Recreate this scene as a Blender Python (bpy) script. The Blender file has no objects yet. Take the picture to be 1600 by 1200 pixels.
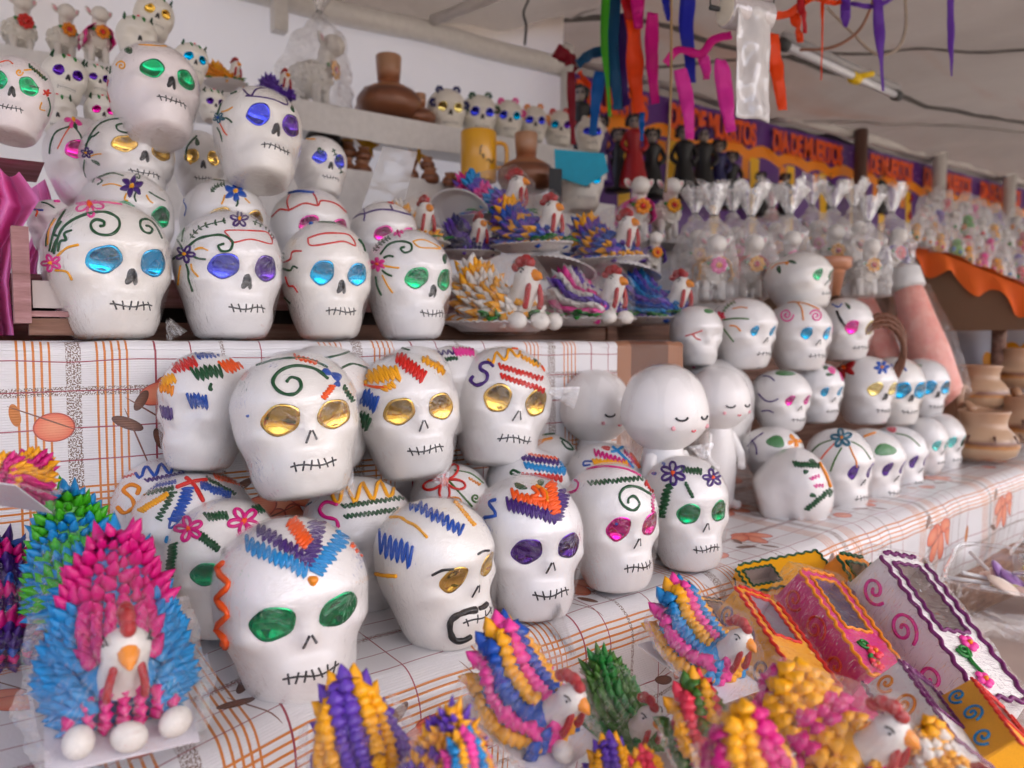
import bpy, bmesh, math, random
import numpy as np
from mathutils import Vector, Matrix, noise
from mathutils.bvhtree import BVHTree

random.seed(7)
R_ = math.radians
SC = bpy.context.scene
COL = SC.collection
CZ = 1.30                       # eye height of the photographer
FPX = 1200.0                    # focal length in photograph pixels (1600 x 1200)

# ------------------------------------------------------------------ camera
PIT = math.atan(70 / 1200)
CF = Vector((.576 * math.cos(PIT), .8174 * math.cos(PIT), -math.sin(PIT))).normalized()
CR = Vector((.8174, -.576, 0)).normalized()
CU = CR.cross(CF).normalized()
CC = Vector((0, 0, CZ))
cd = bpy.data.cameras.new('camera')
cd.sensor_width = 36; cd.lens = 27.0; cd.clip_start = .02; cd.clip_end = 3000
cd.dof.use_dof = True; cd.dof.focus_distance = .80; cd.dof.aperture_fstop = 5.2
cam = bpy.data.objects.new('camera', cd); COL.objects.link(cam)
m3 = Matrix((CR, CU, -CF)).transposed()
cam.matrix_world = Matrix.Translation(CC) @ m3.to_4x4()
SC.camera = cam

# ------------------------------------------------------------------ sky, sun, exposure
W = bpy.data.worlds.new('World'); SC.world = W; W.use_nodes = True
wn = W.node_tree.nodes; wl = W.node_tree.links
sky = wn.new('ShaderNodeTexSky'); sky.sky_type = 'NISHITA'; sky.sun_disc = False
SUN_EL, SUN_AZ = 60, -58        # azimuth measured from +X towards +Y
sky.sun_elevation = R_(SUN_EL); sky.sun_rotation = R_(90 - SUN_AZ)
sky.air_density = .5; sky.dust_density = 8.0; sky.ozone_density = .3
wn['Background'].inputs[1].default_value = .15
wl.new(sky.outputs[0], wn['Background'].inputs[0])
sd = bpy.data.lights.new('sun', 'SUN'); sd.energy = 1.5; sd.angle = R_(24); sd.color = (1, .90, .77)
sun = bpy.data.objects.new('sun', sd); COL.objects.link(sun)
sv = Vector((math.cos(R_(SUN_EL)) * math.cos(R_(SUN_AZ)), math.cos(R_(SUN_EL)) * math.sin(R_(SUN_AZ)), math.sin(R_(SUN_EL))))
sun.rotation_euler = sv.to_track_quat('Z', 'Y').to_euler()
sun.location = (0, -4, 6)
SC.view_settings.view_transform = 'Standard'; SC.view_settings.look = 'None'
SC.view_settings.gamma = 1; SC.view_settings.exposure = 2.44
SC.cycles.max_bounces = 7; SC.cycles.diffuse_bounces = 3; SC.cycles.glossy_bounces = 3; SC.cycles.transparent_max_bounces = 14
SC.cycles.use_adaptive_sampling = True; SC.cycles.adaptive_threshold = .03
SC.cycles.caustics_reflective = False; SC.cycles.caustics_refractive = False
SC.cycles.use_denoising = True

# ------------------------------------------------------------------ pixel helpers (turn a traced pixel into a real point)
def ray(px, py): return CF + CR * ((px - 800) / FPX) + CU * ((600 - py) / FPX)
def at(px, py, d): return CC + ray(px, py) * d
def onY(px, py, Y):
    r = ray(px, py); return CC + r * (Y / r.y)
def onZ(px, py, z):
    r = ray(px, py); return CC + r * ((z - CZ) / r.z)
def proj(p):
    v = p - CC; d = v.dot(CF)
    return 800 + FPX * v.dot(CR) / d, 600 - FPX * v.dot(CU) / d, d
def frame(px, py, yaw=0, pitch=0, roll=0):
    """upright frame: local -y looks at the camera, then turned yaw to the right, pitched up, rolled clockwise"""
    r = ray(px, py); h = Vector((-r.x, -r.y, 0)).normalized()
    rt = Vector((-h.y, h.x, 0))
    f = h * math.cos(R_(yaw)) + rt * math.sin(R_(yaw))
    y = -f; z = Vector((0, 0, 1)); x = y.cross(z)
    m = Matrix((x, y, z)).transposed()
    return m @ Matrix.Rotation(R_(roll), 3, 'Y') @ Matrix.Rotation(R_(-pitch), 3, 'X')

# ------------------------------------------------------------------ materials
def srgb(c):
    f = lambda v: v / 12.92 if v <= .04045 else ((v + .055) / 1.055) ** 2.4
    return tuple(f(v / 255) for v in c)
class NT:
    def __init__(s, name):
        s.m = bpy.data.materials.new(name); s.m.use_nodes = True
        s.n = s.m.node_tree.nodes; s.l = s.m.node_tree.links
        s.b = s.n['Principled BSDF']; s.out = s.n['Material Output']
    def new(s, t, **k):
        o = s.n.new('ShaderNode' + t)
        for a, v in k.items(): setattr(o, a, v)
        return o
    def put(s, sock, v):
        if hasattr(v, 'links') or isinstance(v, bpy.types.NodeSocket): s.l.new(v, sock)
        else: sock.default_value = v
    def math(s, op, a, b=0., c=None, clamp=False):
        o = s.new('Math', operation=op); o.use_clamp = clamp
        s.put(o.inputs[0], a); s.put(o.inputs[1], b)
        if c is not None: s.put(o.inputs[2], c)
        return o.outputs[0]
    def mix(s, f, a, b):
        o = s.new('Mix', data_type='RGBA'); s.put(o.inputs[0], f)
        s.put(o.inputs[6], a if not isinstance(a, tuple) else (*a[:3], 1)); s.put(o.inputs[7], b if not isinstance(b, tuple) else (*b[:3], 1))
        return o.outputs[2]
    def noise(s, scale, detail=2., vec=None, rough=.5, dist=0.):
        o = s.new('TexNoise'); o.inputs['Scale'].default_value = scale; o.inputs['Detail'].default_value = detail
        o.inputs['Roughness'].default_value = rough; o.inputs['Distortion'].default_value = dist
        if vec is not None: s.l.new(vec, o.inputs['Vector'])
        return o.outputs[0]
    def coord(s, which='Object', scale=None, rot=None):
        o = s.new('TexCoord').outputs[which]
        if scale:
            mp = s.new('Mapping'); mp.inputs['Scale'].default_value = scale
            if rot: mp.inputs['Rotation'].default_value = rot
            s.l.new(o, mp.inputs[0]); o = mp.outputs[0]
        return o
    def ramp(s, f, stops):
        o = s.new('ValToRGB'); e = o.color_ramp.elements
        while len(e) < len(stops): e.new(.5)
        for i, (p, c) in enumerate(stops): e[i].position = p; e[i].color = (*c, 1)
        s.l.new(f, o.inputs[0]); return o.outputs[0]
    def bump(s, h, strength=.3, dist=.002, normal=None):
        o = s.new('Bump'); o.inputs['Strength'].default_value = strength; o.inputs['Distance'].default_value = dist
        s.l.new(h, o.inputs['Height'])
        if normal is not None: s.l.new(normal, o.inputs['Normal'])
        return o.outputs[0]
    def set(s, **k):
        for a, v in k.items():
            key = a.replace('_', ' ')
            for i in s.b.inputs:
                if i.name.lower() == key.lower():
                    s.put(i, (*v, 1) if isinstance(v, tuple) and len(v) == 3 and i.type == 'RGBA' else v)
        return s.m
_mc = {}
def plain(name, col, rough=.5, **k):
    if name in _mc: return _mc[name]
    t = NT(name)
    n = t.noise(60, 3, t.coord())
    c = t.mix(n, tuple(v * .86 for v in col), tuple(min(1, v * 1.1) for v in col))
    t.set(Base_Color=c, Roughness=rough, **k)
    _mc[name] = t.m; return t.m
ICE = dict(green=(10, 105, 62), lime=(92, 190, 40), blue=(20, 105, 190), cyan=(25, 160, 212), purple=(92, 42, 140), violet=(126, 86, 190),
           orange=(244, 118, 22), yellow=(250, 190, 18), red=(222, 58, 42), pink=(242, 92, 178), magenta=(222, 22, 150), black=(28, 28, 32), white=(236, 232, 226),
           coral=(236, 84, 110), gold=(240, 165, 20), teal=(60, 130, 150), dkred=(190, 22, 40), plum=(135, 25, 120), leaf=(45, 150, 70), grass=(92, 140, 55), navy=(50, 50, 120), rose=(238, 190, 196))
def ice(c, rough=.5):
    key = 'icing_' + c
    if key in _mc: return _mc[key]
    t = NT(key); col = tuple(q ** 1.38 for q in srgb(ICE[c]))
    n = t.noise(90, 2, t.coord())
    cc = t.mix(n, tuple(v * .8 for v in col), tuple(min(1, v * 1.12) for v in col))
    t.set(Base_Color=cc, Roughness=rough, Coat_Weight=.16, Coat_Roughness=.2)
    _mc[key] = t.m; return t.m
FOIL = dict(cyan=(0, 150, 215), blue=(45, 55, 215), violet=(70, 30, 140), green=(0, 150, 85), gold=(214, 166, 62), magenta=(225, 20, 150), pale=(235, 215, 120), aqua=(90, 215, 215))
def foil(c):
    key = 'foil_' + c
    if key in _mc: return _mc[key]
    t = NT(key); col = tuple(q ** .85 for q in srgb(FOIL[c]))
    n = t.noise(3.2, 3, t.coord(), .5, .4)
    t.set(Base_Color=col, Metallic=1., Roughness=.11, Normal=t.bump(n, .4, .004))
    _mc[key] = t.m; return t.m
def sugar(tint, key):
    """sugar shell under tight plastic wrap: matt white core, glossy coat with wrinkles"""
    t = NT('sugar_' + key)
    co = t.coord()
    n = t.noise(5, 4, co)
    col = t.mix(n, tuple(v * .95 for v in tint), tuple(min(.93, v * 1.03) for v in tint))
    fine = t.noise(120, 3, co)
    wr = t.noise(3.2, 2, t.coord('Object', (1, 1, 2.2), (.5, .35, .2)), .45, 1.2)
    st = t.noise(2.2, 2, t.coord('Object', (1.2, 1.2, 7), (.9, .4, .3)), .5, .4)
    hh = t.math('ADD', t.math('ABSOLUTE', t.math('SUBTRACT', wr, .5)), t.math('MULTIPLY', st, .25))
    t.set(Base_Color=col, Roughness=.42, Normal=t.bump(fine, .25, .0004), Coat_Weight=.3, Coat_Roughness=.15, Coat_IOR=1.5)
    t.l.new(t.bump(hh, .6, .0022), t.b.inputs['Coat Normal'])
    return t.m
SUGAR = [sugar((.86, .83, .805), 'warm'), sugar((.86, .84, .83), 'cool'), sugar((.87, .835, .78), 'ivory'), sugar((.88, .80, .785), 'rose')]
MINI = plain('sugar_ivory_matt', (.78, .74, .66), .45)

def film_mat(name, wr=18, tint=(1, 1, 1), gl=.95, body=.002, nb=.014):
    t = NT(name)
    co = t.coord()
    a = t.noise(wr * .28, 3, co, .55, 1.2); b = t.noise(wr * .3, 2, t.coord('Object', (1, 5, 1), (.3, .8, .4)), .6, .8)
    h = t.math('ADD', t.math('ABSOLUTE', t.math('SUBTRACT', a, .5)), t.math('MULTIPLY', t.math('ABSOLUTE', t.math('SUBTRACT', b, .5)), .8))
    nrm = t.bump(h, .9, nb)
    tr = t.new('BsdfTransparent'); tr.inputs[0].default_value = (*tint, 1)
    gs = t.new('BsdfGlossy'); gs.inputs['Roughness'].default_value = .022; t.l.new(nrm, gs.inputs['Normal'])
    gs.inputs[0].default_value = (1, 1, 1, 1)
    lw = t.new('LayerWeight'); lw.inputs[0].default_value = .5; t.l.new(nrm, lw.inputs['Normal'])
    fres = t.math('ADD', .045, t.math('MULTIPLY', t.math('POWER', lw.outputs['Facing'], 5.), .55))
    df = t.new('BsdfDiffuse'); df.inputs[0].default_value = (.85, .83, .82, 1)
    m1 = t.new('MixShader'); m1.inputs[0].default_value = body; t.l.new(tr.outputs[0], m1.inputs[1]); t.l.new(df.outputs[0], m1.inputs[2])
    m2 = t.new('MixShader'); t.l.new(t.math('MULTIPLY', fres, gl, clamp=True), m2.inputs[0])
    t.l.new(m1.outputs[0], m2.inputs[1]); t.l.new(gs.outputs[0], m2.inputs[2])
    t.l.new(m2.outputs[0], t.out.inputs[0])
    return t.m
FILM = film_mat('cellophane')
FILM2 = film_mat('crumpled_cellophane', 30, body=.12, gl=2.2)
WRAP = film_mat('stretch_wrap', 24, gl=1.5, body=.001, nb=.0042)
FROST = film_mat('frosted_plastic', 10, body=.45, gl=1.)
BAGFILM = film_mat('milky_bag', 16, body=.62, gl=1.6)

# ------------------------------------------------------------------ mesh helpers
def mobj(name, v, f, mat, parent=None, smooth=True, loc=None):
    me = bpy.data.meshes.new(name)
    me.from_pydata([tuple(p) for p in v], [], f); me.update()
    if smooth: me.polygons.foreach_set('use_smooth', [True] * len(me.polygons))
    if mat: me.materials.append(mat)
    o = bpy.data.objects.new(name, me); COL.objects.link(o)
    if parent: o.parent = parent
    if loc is not None: o.location = loc
    return o
def share(name, me, parent=None, mat=None, M=None):
    o = bpy.data.objects.new(name, me); COL.objects.link(o)
    if parent: o.parent = parent
    if M is not None: o.matrix_local = M
    if mat:
        if not me.materials: me.materials.append(None)
        o.material_slots[0].link = 'OBJECT'; o.material_slots[0].material = mat
    return o
def thing(name, label, cat, M=None, group=None):
    o = bpy.data.objects.new(name, None); COL.objects.link(o); o.empty_display_size = .05
    if M is not None: o.matrix_world = M
    o['label'] = label; o['category'] = cat
    if group: o['group'] = group
    return o
def tag(o, label, cat, group=None):
    o['label'] = label; o['category'] = cat
    if group: o['group'] = group
    return o
def struct(o): o['kind'] = 'structure'; return o
class MB:
    def __init__(s): s.v = []; s.f = []
    def add(s, v, f):
        o = len(s.v); s.v += list(v); s.f += [tuple(i + o for i in q) for q in f]; return s
    def box(s, c, h, M=None):
        c = Vector(c); p = []
        for x in (-1, 1):
            for y in (-1, 1):
                for z in (-1, 1):
                    q = Vector((x * h[0], y * h[1], z * h[2]))
                    if M is not None: q = M @ q
                    p.append(c + q)
        return s.add(p, [(0, 1, 3, 2), (4, 6, 7, 5), (0, 4, 5, 1), (2, 3, 7, 6), (0, 2, 6, 4), (1, 5, 7, 3)])
    def tube(s, pts, r, seg=6, nrm=None, flat=1.0):
        v, f = tube(pts, r, seg, nrm, flat); return s.add(v, f)
    def lathe(s, prof, seg=24, M=None, cap=True, flute=0, nfl=40):
        o = []; f = []
        n = len(prof)
        for i, (r, z) in enumerate(prof):
            for k in range(seg):
                a = 2 * math.pi * k / seg
                rr = r + (flute * math.cos(a * nfl) * (i / (n - 1)) if flute else 0)
                p = Vector((rr * math.cos(a), rr * math.sin(a), z))
                o.append(M @ p if M is not None else p)
        for i in range(n - 1):
            for k in range(seg):
                f.append((i * seg + k, i * seg + (k + 1) % seg, (i + 1) * seg + (k + 1) % seg, (i + 1) * seg + k))
        if cap:
            f.append(tuple(range(seg - 1, -1, -1))); f.append(tuple((n - 1) * seg + k for k in range(seg)))
        return s.add(o, f)
    def build(s, name, mat, parent=None, smooth=True): return mobj(name, s.v, s.f, mat, parent, smooth)
def tube(pts, r, seg=6, nrm=None, flat=1.0):
    pts = [Vector(p) for p in pts]; n = len(pts); v = []; f = []
    rr = r if isinstance(r, (list, tuple)) else [r] * n
    up = None
    for i, p in enumerate(pts):
        t = (pts[min(i + 1, n - 1)] - pts[max(i - 1, 0)])
        t = t.normalized() if t.length > 1e-9 else Vector((0, 0, 1))
        if nrm is not None: a = nrm[i]
        else:
            a = up if up is not None else (Vector((0, 0, 1)) if abs(t.z) < .9 else Vector((1, 0, 0)))
        b = t.cross(a)
        b = b.normalized() if b.length > 1e-9 else t.orthogonal().normalized()
        a = b.cross(t).normalized(); up = a
        for k in range(seg):
            w = 2 * math.pi * k / seg
            v.append(p + a * (rr[i] * math.cos(w) * flat) + b * (rr[i] * math.sin(w)))
    for i in range(n - 1):
        for k in range(seg):
            f.append((i * seg + k, i * seg + (k + 1) % seg, (i + 1) * seg + (k + 1) % seg, (i + 1) * seg + k))
    t0 = (pts[0] - pts[1]).normalized() if n > 1 else Vector((0, 0, 1)); t1 = (pts[-1] - pts[-2]).normalized() if n > 1 else Vector((0, 0, -1))
    v.append(pts[0] + t0 * rr[0] * .6); v.append(pts[-1] + t1 * rr[-1] * .6); a, b = len(v) - 2, len(v) - 1
    for k in range(seg):
        f.append((a, (k + 1) % seg, k)); f.append((b, (n - 1) * seg + k, (n - 1) * seg + (k + 1) % seg))
    return v, f
def smooth2(pts, n=5):
    """Catmull-Rom through 2-D or 3-D points"""
    P = [Vector(p) if len(p) == 3 else Vector((p[0], p[1], 0)) for p in pts]
    if len(P) < 3:
        return [P[0].lerp(P[-1], i / (n * 2)) for i in range(n * 2 + 1)]
    out = []
    for i in range(len(P) - 1):
        p0 = P[max(i - 1, 0)]; p1 = P[i]; p2 = P[i + 1]; p3 = P[min(i + 2, len(P) - 1)]
        for k in range(n):
            t = k / n
            out.append(.5 * ((2 * p1) + (p2 - p0) * t + (2 * p0 - 5 * p1 + 4 * p2 - p3) * t * t + (3 * p1 - p0 - 3 * p2 + p3) * t ** 3))
    out.append(P[-1]); return out
def lathe_mesh(name, prof, seg, mat, flute=0, nfl=40, cap=True):
    b = MB().lathe(prof, seg, None, cap, flute, nfl)
    o = b.build(name, mat); me = o.data; bpy.data.objects.remove(o); return me
def blob_mesh(v, f): pass
def grid_obj(name, nu, nv, fn, mat, parent=None, uv=None, smooth=True):
    v = [fn(i / nu, j / nv) for j in range(nv + 1) for i in range(nu + 1)]
    f = [(j * (nu + 1) + i, j * (nu + 1) + i + 1, (j + 1) * (nu + 1) + i + 1, (j + 1) * (nu + 1) + i) for j in range(nv) for i in range(nu)]
    o = mobj(name, v, f, mat, parent, smooth)
    if uv:
        l = o.data.uv_layers.new(name='UVMap')
        vi = np.zeros(len(o.data.loops), dtype=np.int32); o.data.loops.foreach_get('vertex_index', vi)
        U = np.array([uv(i / nu, j / nv) for j in range(nv + 1) for i in range(nu + 1)])
        l.data.foreach_set('uv', U[vi].ravel())
    return o

def bag(root, pts, mat=FILM, infl=1.05, tail=None, rough=.012, cuts=3, seed=0, name='wrapper'):
    bm = bmesh.new(); c = Vector((0, 0, 0))
    for p in pts: c += p
    c /= len(pts)
    for p in pts: bm.verts.new(c + (p - c) * infl)
    if tail is not None:
        for t in tail: bm.verts.new(t)
    r = bmesh.ops.convex_hull(bm, input=bm.verts)
    bmesh.ops.delete(bm, geom=[v for v in bm.verts if not v.link_faces], context='VERTS')
    for k in range(cuts):
        es = [e for e in bm.edges if e.calc_length() > .10]
        if es: bmesh.ops.subdivide_edges(bm, edges=es, cuts=1, use_grid_fill=True)
        bmesh.ops.triangulate(bm, faces=[f for f in bm.faces if len(f.verts) > 4])
    bmesh.ops.smooth_vert(bm, verts=bm.verts, factor=.25, use_axis_x=True, use_axis_y=True, use_axis_z=True)
    bm.normal_update()
    for v in bm.verts:
        q = v.co; v.co = q + v.normal * rough * (noise.noise((q.x * 9 + seed, q.y * 9, q.z * 9)) + 1.1 * abs(noise.noise((q.x * 6 + q.z * 4, q.y * 6 + seed, q.z * 3))) + .5 * abs(noise.noise((q.x * 21, q.y * 21 + seed, q.z * 13))))
    me = bpy.data.meshes.new(name); bm.to_mesh(me); bm.free()
    me.polygons.foreach_set('use_smooth', [True] * len(me.polygons)); me.materials.append(mat)
    o = bpy.data.objects.new(name, me); COL.objects.link(o); o.parent = root
    return o
# ================================================================== THE SETTING
ZA, ZB, ZC = CZ - .003, CZ - .300, CZ - .470      # upper step, lower step, front tray
def interp(x, xs, ys): return float(np.interp(x, xs, ys))
def ground_mat():
    t = NT('street_asphalt'); co = t.coord()
    n = t.noise(1.5, 5, co); n2 = t.noise(220, 2, co)
    t.set(Base_Color=t.mix(n, (.09, .085, .08), (.14, .13, .12)), Roughness=.9, Normal=t.bump(n2, .5, .01))
    return t.m
g = mobj('ground', [(-800, -800, 0), (800, -800, 0), (800, 800, 0), (-800, 800, 0)], [(0, 1, 2, 3)], ground_mat(), None, False); struct(g)

# ---- printed oilcloth
PX = .323
def oilcloth(name, brown_from=None, u_off=.052, scale=1.0):
    t = NT(name); uvn = t.new('UVMap'); sep = t.new('SeparateXYZ'); t.l.new(uvn.outputs[0], sep.inputs[0])
    u, v = sep.outputs[0], sep.outputs[1]
    def dist(c, off, P=PX): return t.math('PINGPONG', t.math('SUBTRACT', c, off - 50 * P), P / 2)
    def lt(a, b): return t.math('LESS_THAN', a, b)
    def mul(a, b): return t.math('MULTIPLY', a, b)
    def mx(a, b): return t.math('MAXIMUM', a, b)
    sp = t.noise(620, 1, uvn.outputs[0]); spn = lt(.5, sp)
    def group(c, off): return mul(lt(dist(c, off), .0162), lt(t.math('PINGPONG', t.math('SUBTRACT', c, off - 10), .0036), .00115))
    cloth = t.mix(t.noise(9, 3, uvn.outputs[0]), (.70, .685, .70), (.78, .765, .77))
    ol = mx(mx(group(u, u_off), group(u, u_off + .073)), group(v, .165))
    c = t.mix(ol, cloth, srgb((206, 122, 44)))
    bands = mx(lt(dist(u, u_off + .037), .0072), lt(dist(v, .047), .0050))
    bands = mx(bands, mx(lt(dist(u, u_off + .19), .0022), lt(dist(v, .255), .0028)))
    c = t.mix(mul(bands, spn), c, srgb((122, 98, 84)))
    reds = lt(dist(u, u_off + .117), .0011)
    for off in (.155, .235): reds = mx(reds, lt(dist(u, u_off + off), .0007))
    for off in (.011, .087, .122, .047, .235, .29): reds = mx(reds, lt(dist(v, off), .0007))
    c = t.mix(reds, c, srgb((150, 52, 66)))
    # printed flowers, petals and leaves: ellipses in a 0.431 m cell
    P2 = .37
    fu = t.math('SUBTRACT', t.math('PINGPONG', t.math('ADD', u, 50 * P2), P2), 0.) if False else t.math('MULTIPLY', t.math('FRACT', t.math('DIVIDE', t.math('ADD', u, 50 * P2), P2)), P2)
    fv = t.math('MULTIPLY', t.math('FRACT', t.math('DIVIDE', t.math('ADD', v, 20 * .285), .285)), .285)
    def ell(x, y, a, b, ang):
        dx = t.math('SUBTRACT', fu, x); dy = t.math('SUBTRACT', fv, y); ca, sa = math.cos(R_(ang)), math.sin(R_(ang))
        p = t.math('ADD', mul(dx, ca / a), mul(dy, sa / a)); q = t.math('ADD', mul(dx, -sa / b), mul(dy, ca / b))
        return t.math('ADD', mul(p, p), mul(q, q))
    petal = [(.205, .045, .017, .010, 20), (.225, .060, .018, .010, 55), (.200, .070, .018, .011, 100), (.185, .052, .017, .010, -20),
             (.075, .085, .015, .012, 0), (.33, .20, .024, .013, 30), (.35, .225, .022, .012, 80), (.315, .225, .022, .012, 130), (.30, .20, .02, .012, -20), (.37, .19, .02, .011, 10), (.39, .215, .02, .011, 40)]
    for x, y, a, b, an in petal:
        e = ell(x * .93, y, a * 1.3, b * 1.3, an)
        c = t.mix(lt(e, 1.), c, srgb((170, 62, 44)))
        c = t.mix(lt(e, .86), c, t.mix(t.math('MULTIPLY', e, 1.), srgb((238, 150, 112)), srgb((222, 92, 62))))
    for x, y, a, b, an in [(.150, .085, .019, .007, 25), (.185, .105, .015, .006, 70), (.165, .06, .014, .006, -60), (.27, .24, .02, .006, 20), (.28, .17, .02, .006, -30)]:
        e = ell(x * .93, y, a * .9, b * .9, an)
        c = t.mix(lt(e, 1.), c, t.mix(t.math('MULTIPLY', e, 1.), srgb((120, 70, 45)), srgb((84, 46, 32))))
    for x, y, a, b, an in [(.035, .07, .012, .005, 80), (.41, .16, .014, .005, 65), (.10, .23, .018, .006, 100)]:
        c = t.mix(lt(ell(x, y, a, b, an), 1.), c, srgb((190, 110, 30)))
    for x, y, a, b, an in [(.165, .075, .034, .0009, 35), (.150, .105, .04, .0009, 70), (.285, .215, .05, .0009, -20), (.06, .075, .035, .0008, 25), (.36, .175, .04, .0009, 60)]:
        c = t.mix(lt(ell(x, y, a, b, an), 1.), c, srgb((120, 70, 50)))
    if brown_from is not None:
        w = lt(brown_from, u)
        bc = t.mix(lt(t.math('ABSOLUTE', t.math('SUBTRACT', u, brown_from + .075)), .045), srgb((150, 98, 66)), srgb((96, 52, 28)))
        c = t.mix(w, c, bc)
    # woven relief
    wv = t.new('TexWave'); wv.wave_type = 'BANDS'; wv.bands_direction = 'Y'; wv.inputs['Scale'].default_value = 115; wv.inputs['Distortion'].default_value = .8
    t.l.new(uvn.outputs[0], wv.inputs[0])
    wn_ = t.noise(330, 2, uvn.outputs[0])
    t.set(Base_Color=c, Roughness=.30, Coat_Weight=.5, Coat_Roughness=.14, Normal=t.bump(t.math('ADD', wv.outputs[1], wn_), .35, .0012))
    return t.m
# upper step: cloth over a plank box
X0, X1 = -.75, 1.03
wood = NT('old_wood'); wn1 = wood.noise(6, 5, wood.coord('Object', (1, 14, 14)), .65)
wood.set(Base_Color=wood.ramp(wn1, [(.3, (.10, .045, .03)), (.55, (.24, .12, .08)), (.8, (.36, .24, .19))]), Roughness=.7, Normal=wood.bump(wn1, .4, .004)); WOOD = wood.m
prA = [(1.10, ZA, -.28), (.99, ZA, -.065)] + [(.947 - .012 * math.sin(a), ZA - .012 + .012 * math.cos(a), -.018 + .019 * a / 1.57) for a in np.linspace(0, 1.57, 5)] + [(.935, ZA - .05, .045), (.935, ZA - .12, .115), (.936, ZA - .2, .195), (.938, ZB + .004, .29)]
pA = np.array(prA)
def clothA(i, j):
    k = j * (len(prA) - 1); y = interp(k, range(len(prA)), pA[:, 0]); z = interp(k, range(len(prA)), pA[:, 1]); x = X0 + i * (X1 - X0)
    sag = .0025 * noise.noise((x * 6, y * 3, z * 9)) + .002 * noise.noise((x * 17, 3, z * 4))
    return Vector((x, y - sag * (2 if z < ZA - .01 else 0), z + (sag if z > ZA - .03 else 0)))
def uvA(i, j):
    return (X0 + i * (X1 - X0), interp(j * (len(prA) - 1), range(len(prA)), pA[:, 2]))
ca = grid_obj('tablecloth', 150, 44, clothA, oilcloth('oilcloth_upper', .872), None, uvA)
tag(ca, 'white checked oilcloth with fruit print hanging down the upper step under the top skull row', 'tablecloth')
st = MB(); st.box(((X0 + X1) / 2, 1.42, ZA - .30 - .012), ((X1 - X0) / 2 - .01, .45, .30))
tag(st.build('display_step', WOOD, None, False), 'wooden upper display step hidden beneath the checked oilcloth', 'display step')
# lower step
EX = [-.75, .05, .22, .9, 2.2, 3.2]; EY = [.47, .515, .585, .628, .775, .90]
X0b, X1b = -.75, 3.0
RB = .038
def profB(x):
    e = interp(x, EX, EY); p = [(.99, ZB), (e + .15, ZB), (e + .06, ZB)]
    for a in np.linspace(0, R_(97), 9): p.append((e + RB - RB * math.sin(a), ZB - RB + RB * math.cos(a)))
    p += [(e + .002, ZB - .075), (e + .004, ZB - .11), (e + .010, ZB - .15), (e + .014, ZB - .168)]
    return p
def clothB(i, j):
    x = X0b + i * (X1b - X0b); p = profB(x); n = len(p) - 1; k = j * n
    y = interp(k, range(n + 1), [q[0] for q in p]); z = interp(k, range(n + 1), [q[1] for q in p])
    w = .0022 * noise.noise((x * 7, y * 5, z * 7)) + .0016 * noise.noise((x * 19, y * 9, 4))
    drop = max(0, min(1, (ZB - .03 - z) / .1))
    return Vector((x, y + w * (1 + 3 * drop), z + w * .6 * (1 - drop)))
def uvB(i, j):
    x = X0b + i * (X1b - X0b); p = profB(x); s = [0]
    for a, b in zip(p[:-1], p[1:]): s.append(s[-1] + math.hypot(b[0] - a[0], b[1] - a[1]))
    n = len(p) - 1; return (x - .03, interp(j * n, range(n + 1), s) - s[3] + .12)
cb = grid_obj('tablecloth', 260, 60, clothB, oilcloth('oilcloth_lower', None, .052), None, uvB)
tag(cb, 'white checked oilcloth with orange flowers on the lower step, its rounded front edge showing', 'tablecloth')
bb = MB()
for xa, xb in zip(EX[:-1], EX[1:]):
    pass
vs = []; n = len(EX)
for z in (ZB - .012, .0):
    for x, y in zip(EX, EY): vs.append((x, y + .045, z))
    for x, y in zip(EX, EY): vs.append((x, 1.05 if x < 1.1 else 1.25, z))
fs = []
for i in range(n - 1):
    fs += [(i, i + 1, n + i + 1, n + i), (2 * n + i, 3 * n + i, 3 * n + i + 1, 2 * n + i + 1), (i, 2 * n + i, 2 * n + i + 1, i + 1), (n + i, n + i + 1, 3 * n + i + 1, 3 * n + i)]
tag(mobj('display_table', vs, fs, WOOD, None, False), 'wooden display table hidden under the lower checked oilcloth', 'display table')
# cloth continuing behind the right hand skulls on the lower step
cw = grid_obj('tablecloth', 60, 30, lambda i, j: Vector((1.035 + i * 1.9, .985 + .42 * j, ZB + .002 + .002 * noise.noise((i * 20, j * 9, 1)))), oilcloth('oilcloth_back'), None, lambda i, j: (1.035 + 1.9 * i, .4 * j))
tag(cw, 'checked oilcloth lying flat behind the right hand skull stack', 'tablecloth')
# front tray table that carries the hens and coffins
tm = NT('tray_paper'); tm.set(Base_Color=tm.mix(tm.noise(8, 4, tm.coord()), (.30, .22, .20), (.42, .33, .28)), Roughness=.7)
tb = MB(); tb.box((.95, .10, ZC - .02), (1.5, .50, .02))
for x in (-.45, 2.35):
    for y in (-.35, .5): tb.box((x, y, (ZC - .04) / 2), (.025, .025, (ZC - .04) / 2))
tag(tb.build('front_table', tm.m, None, False), 'low table at the front holding the bagged sugar hens and coffins', 'table')

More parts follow.
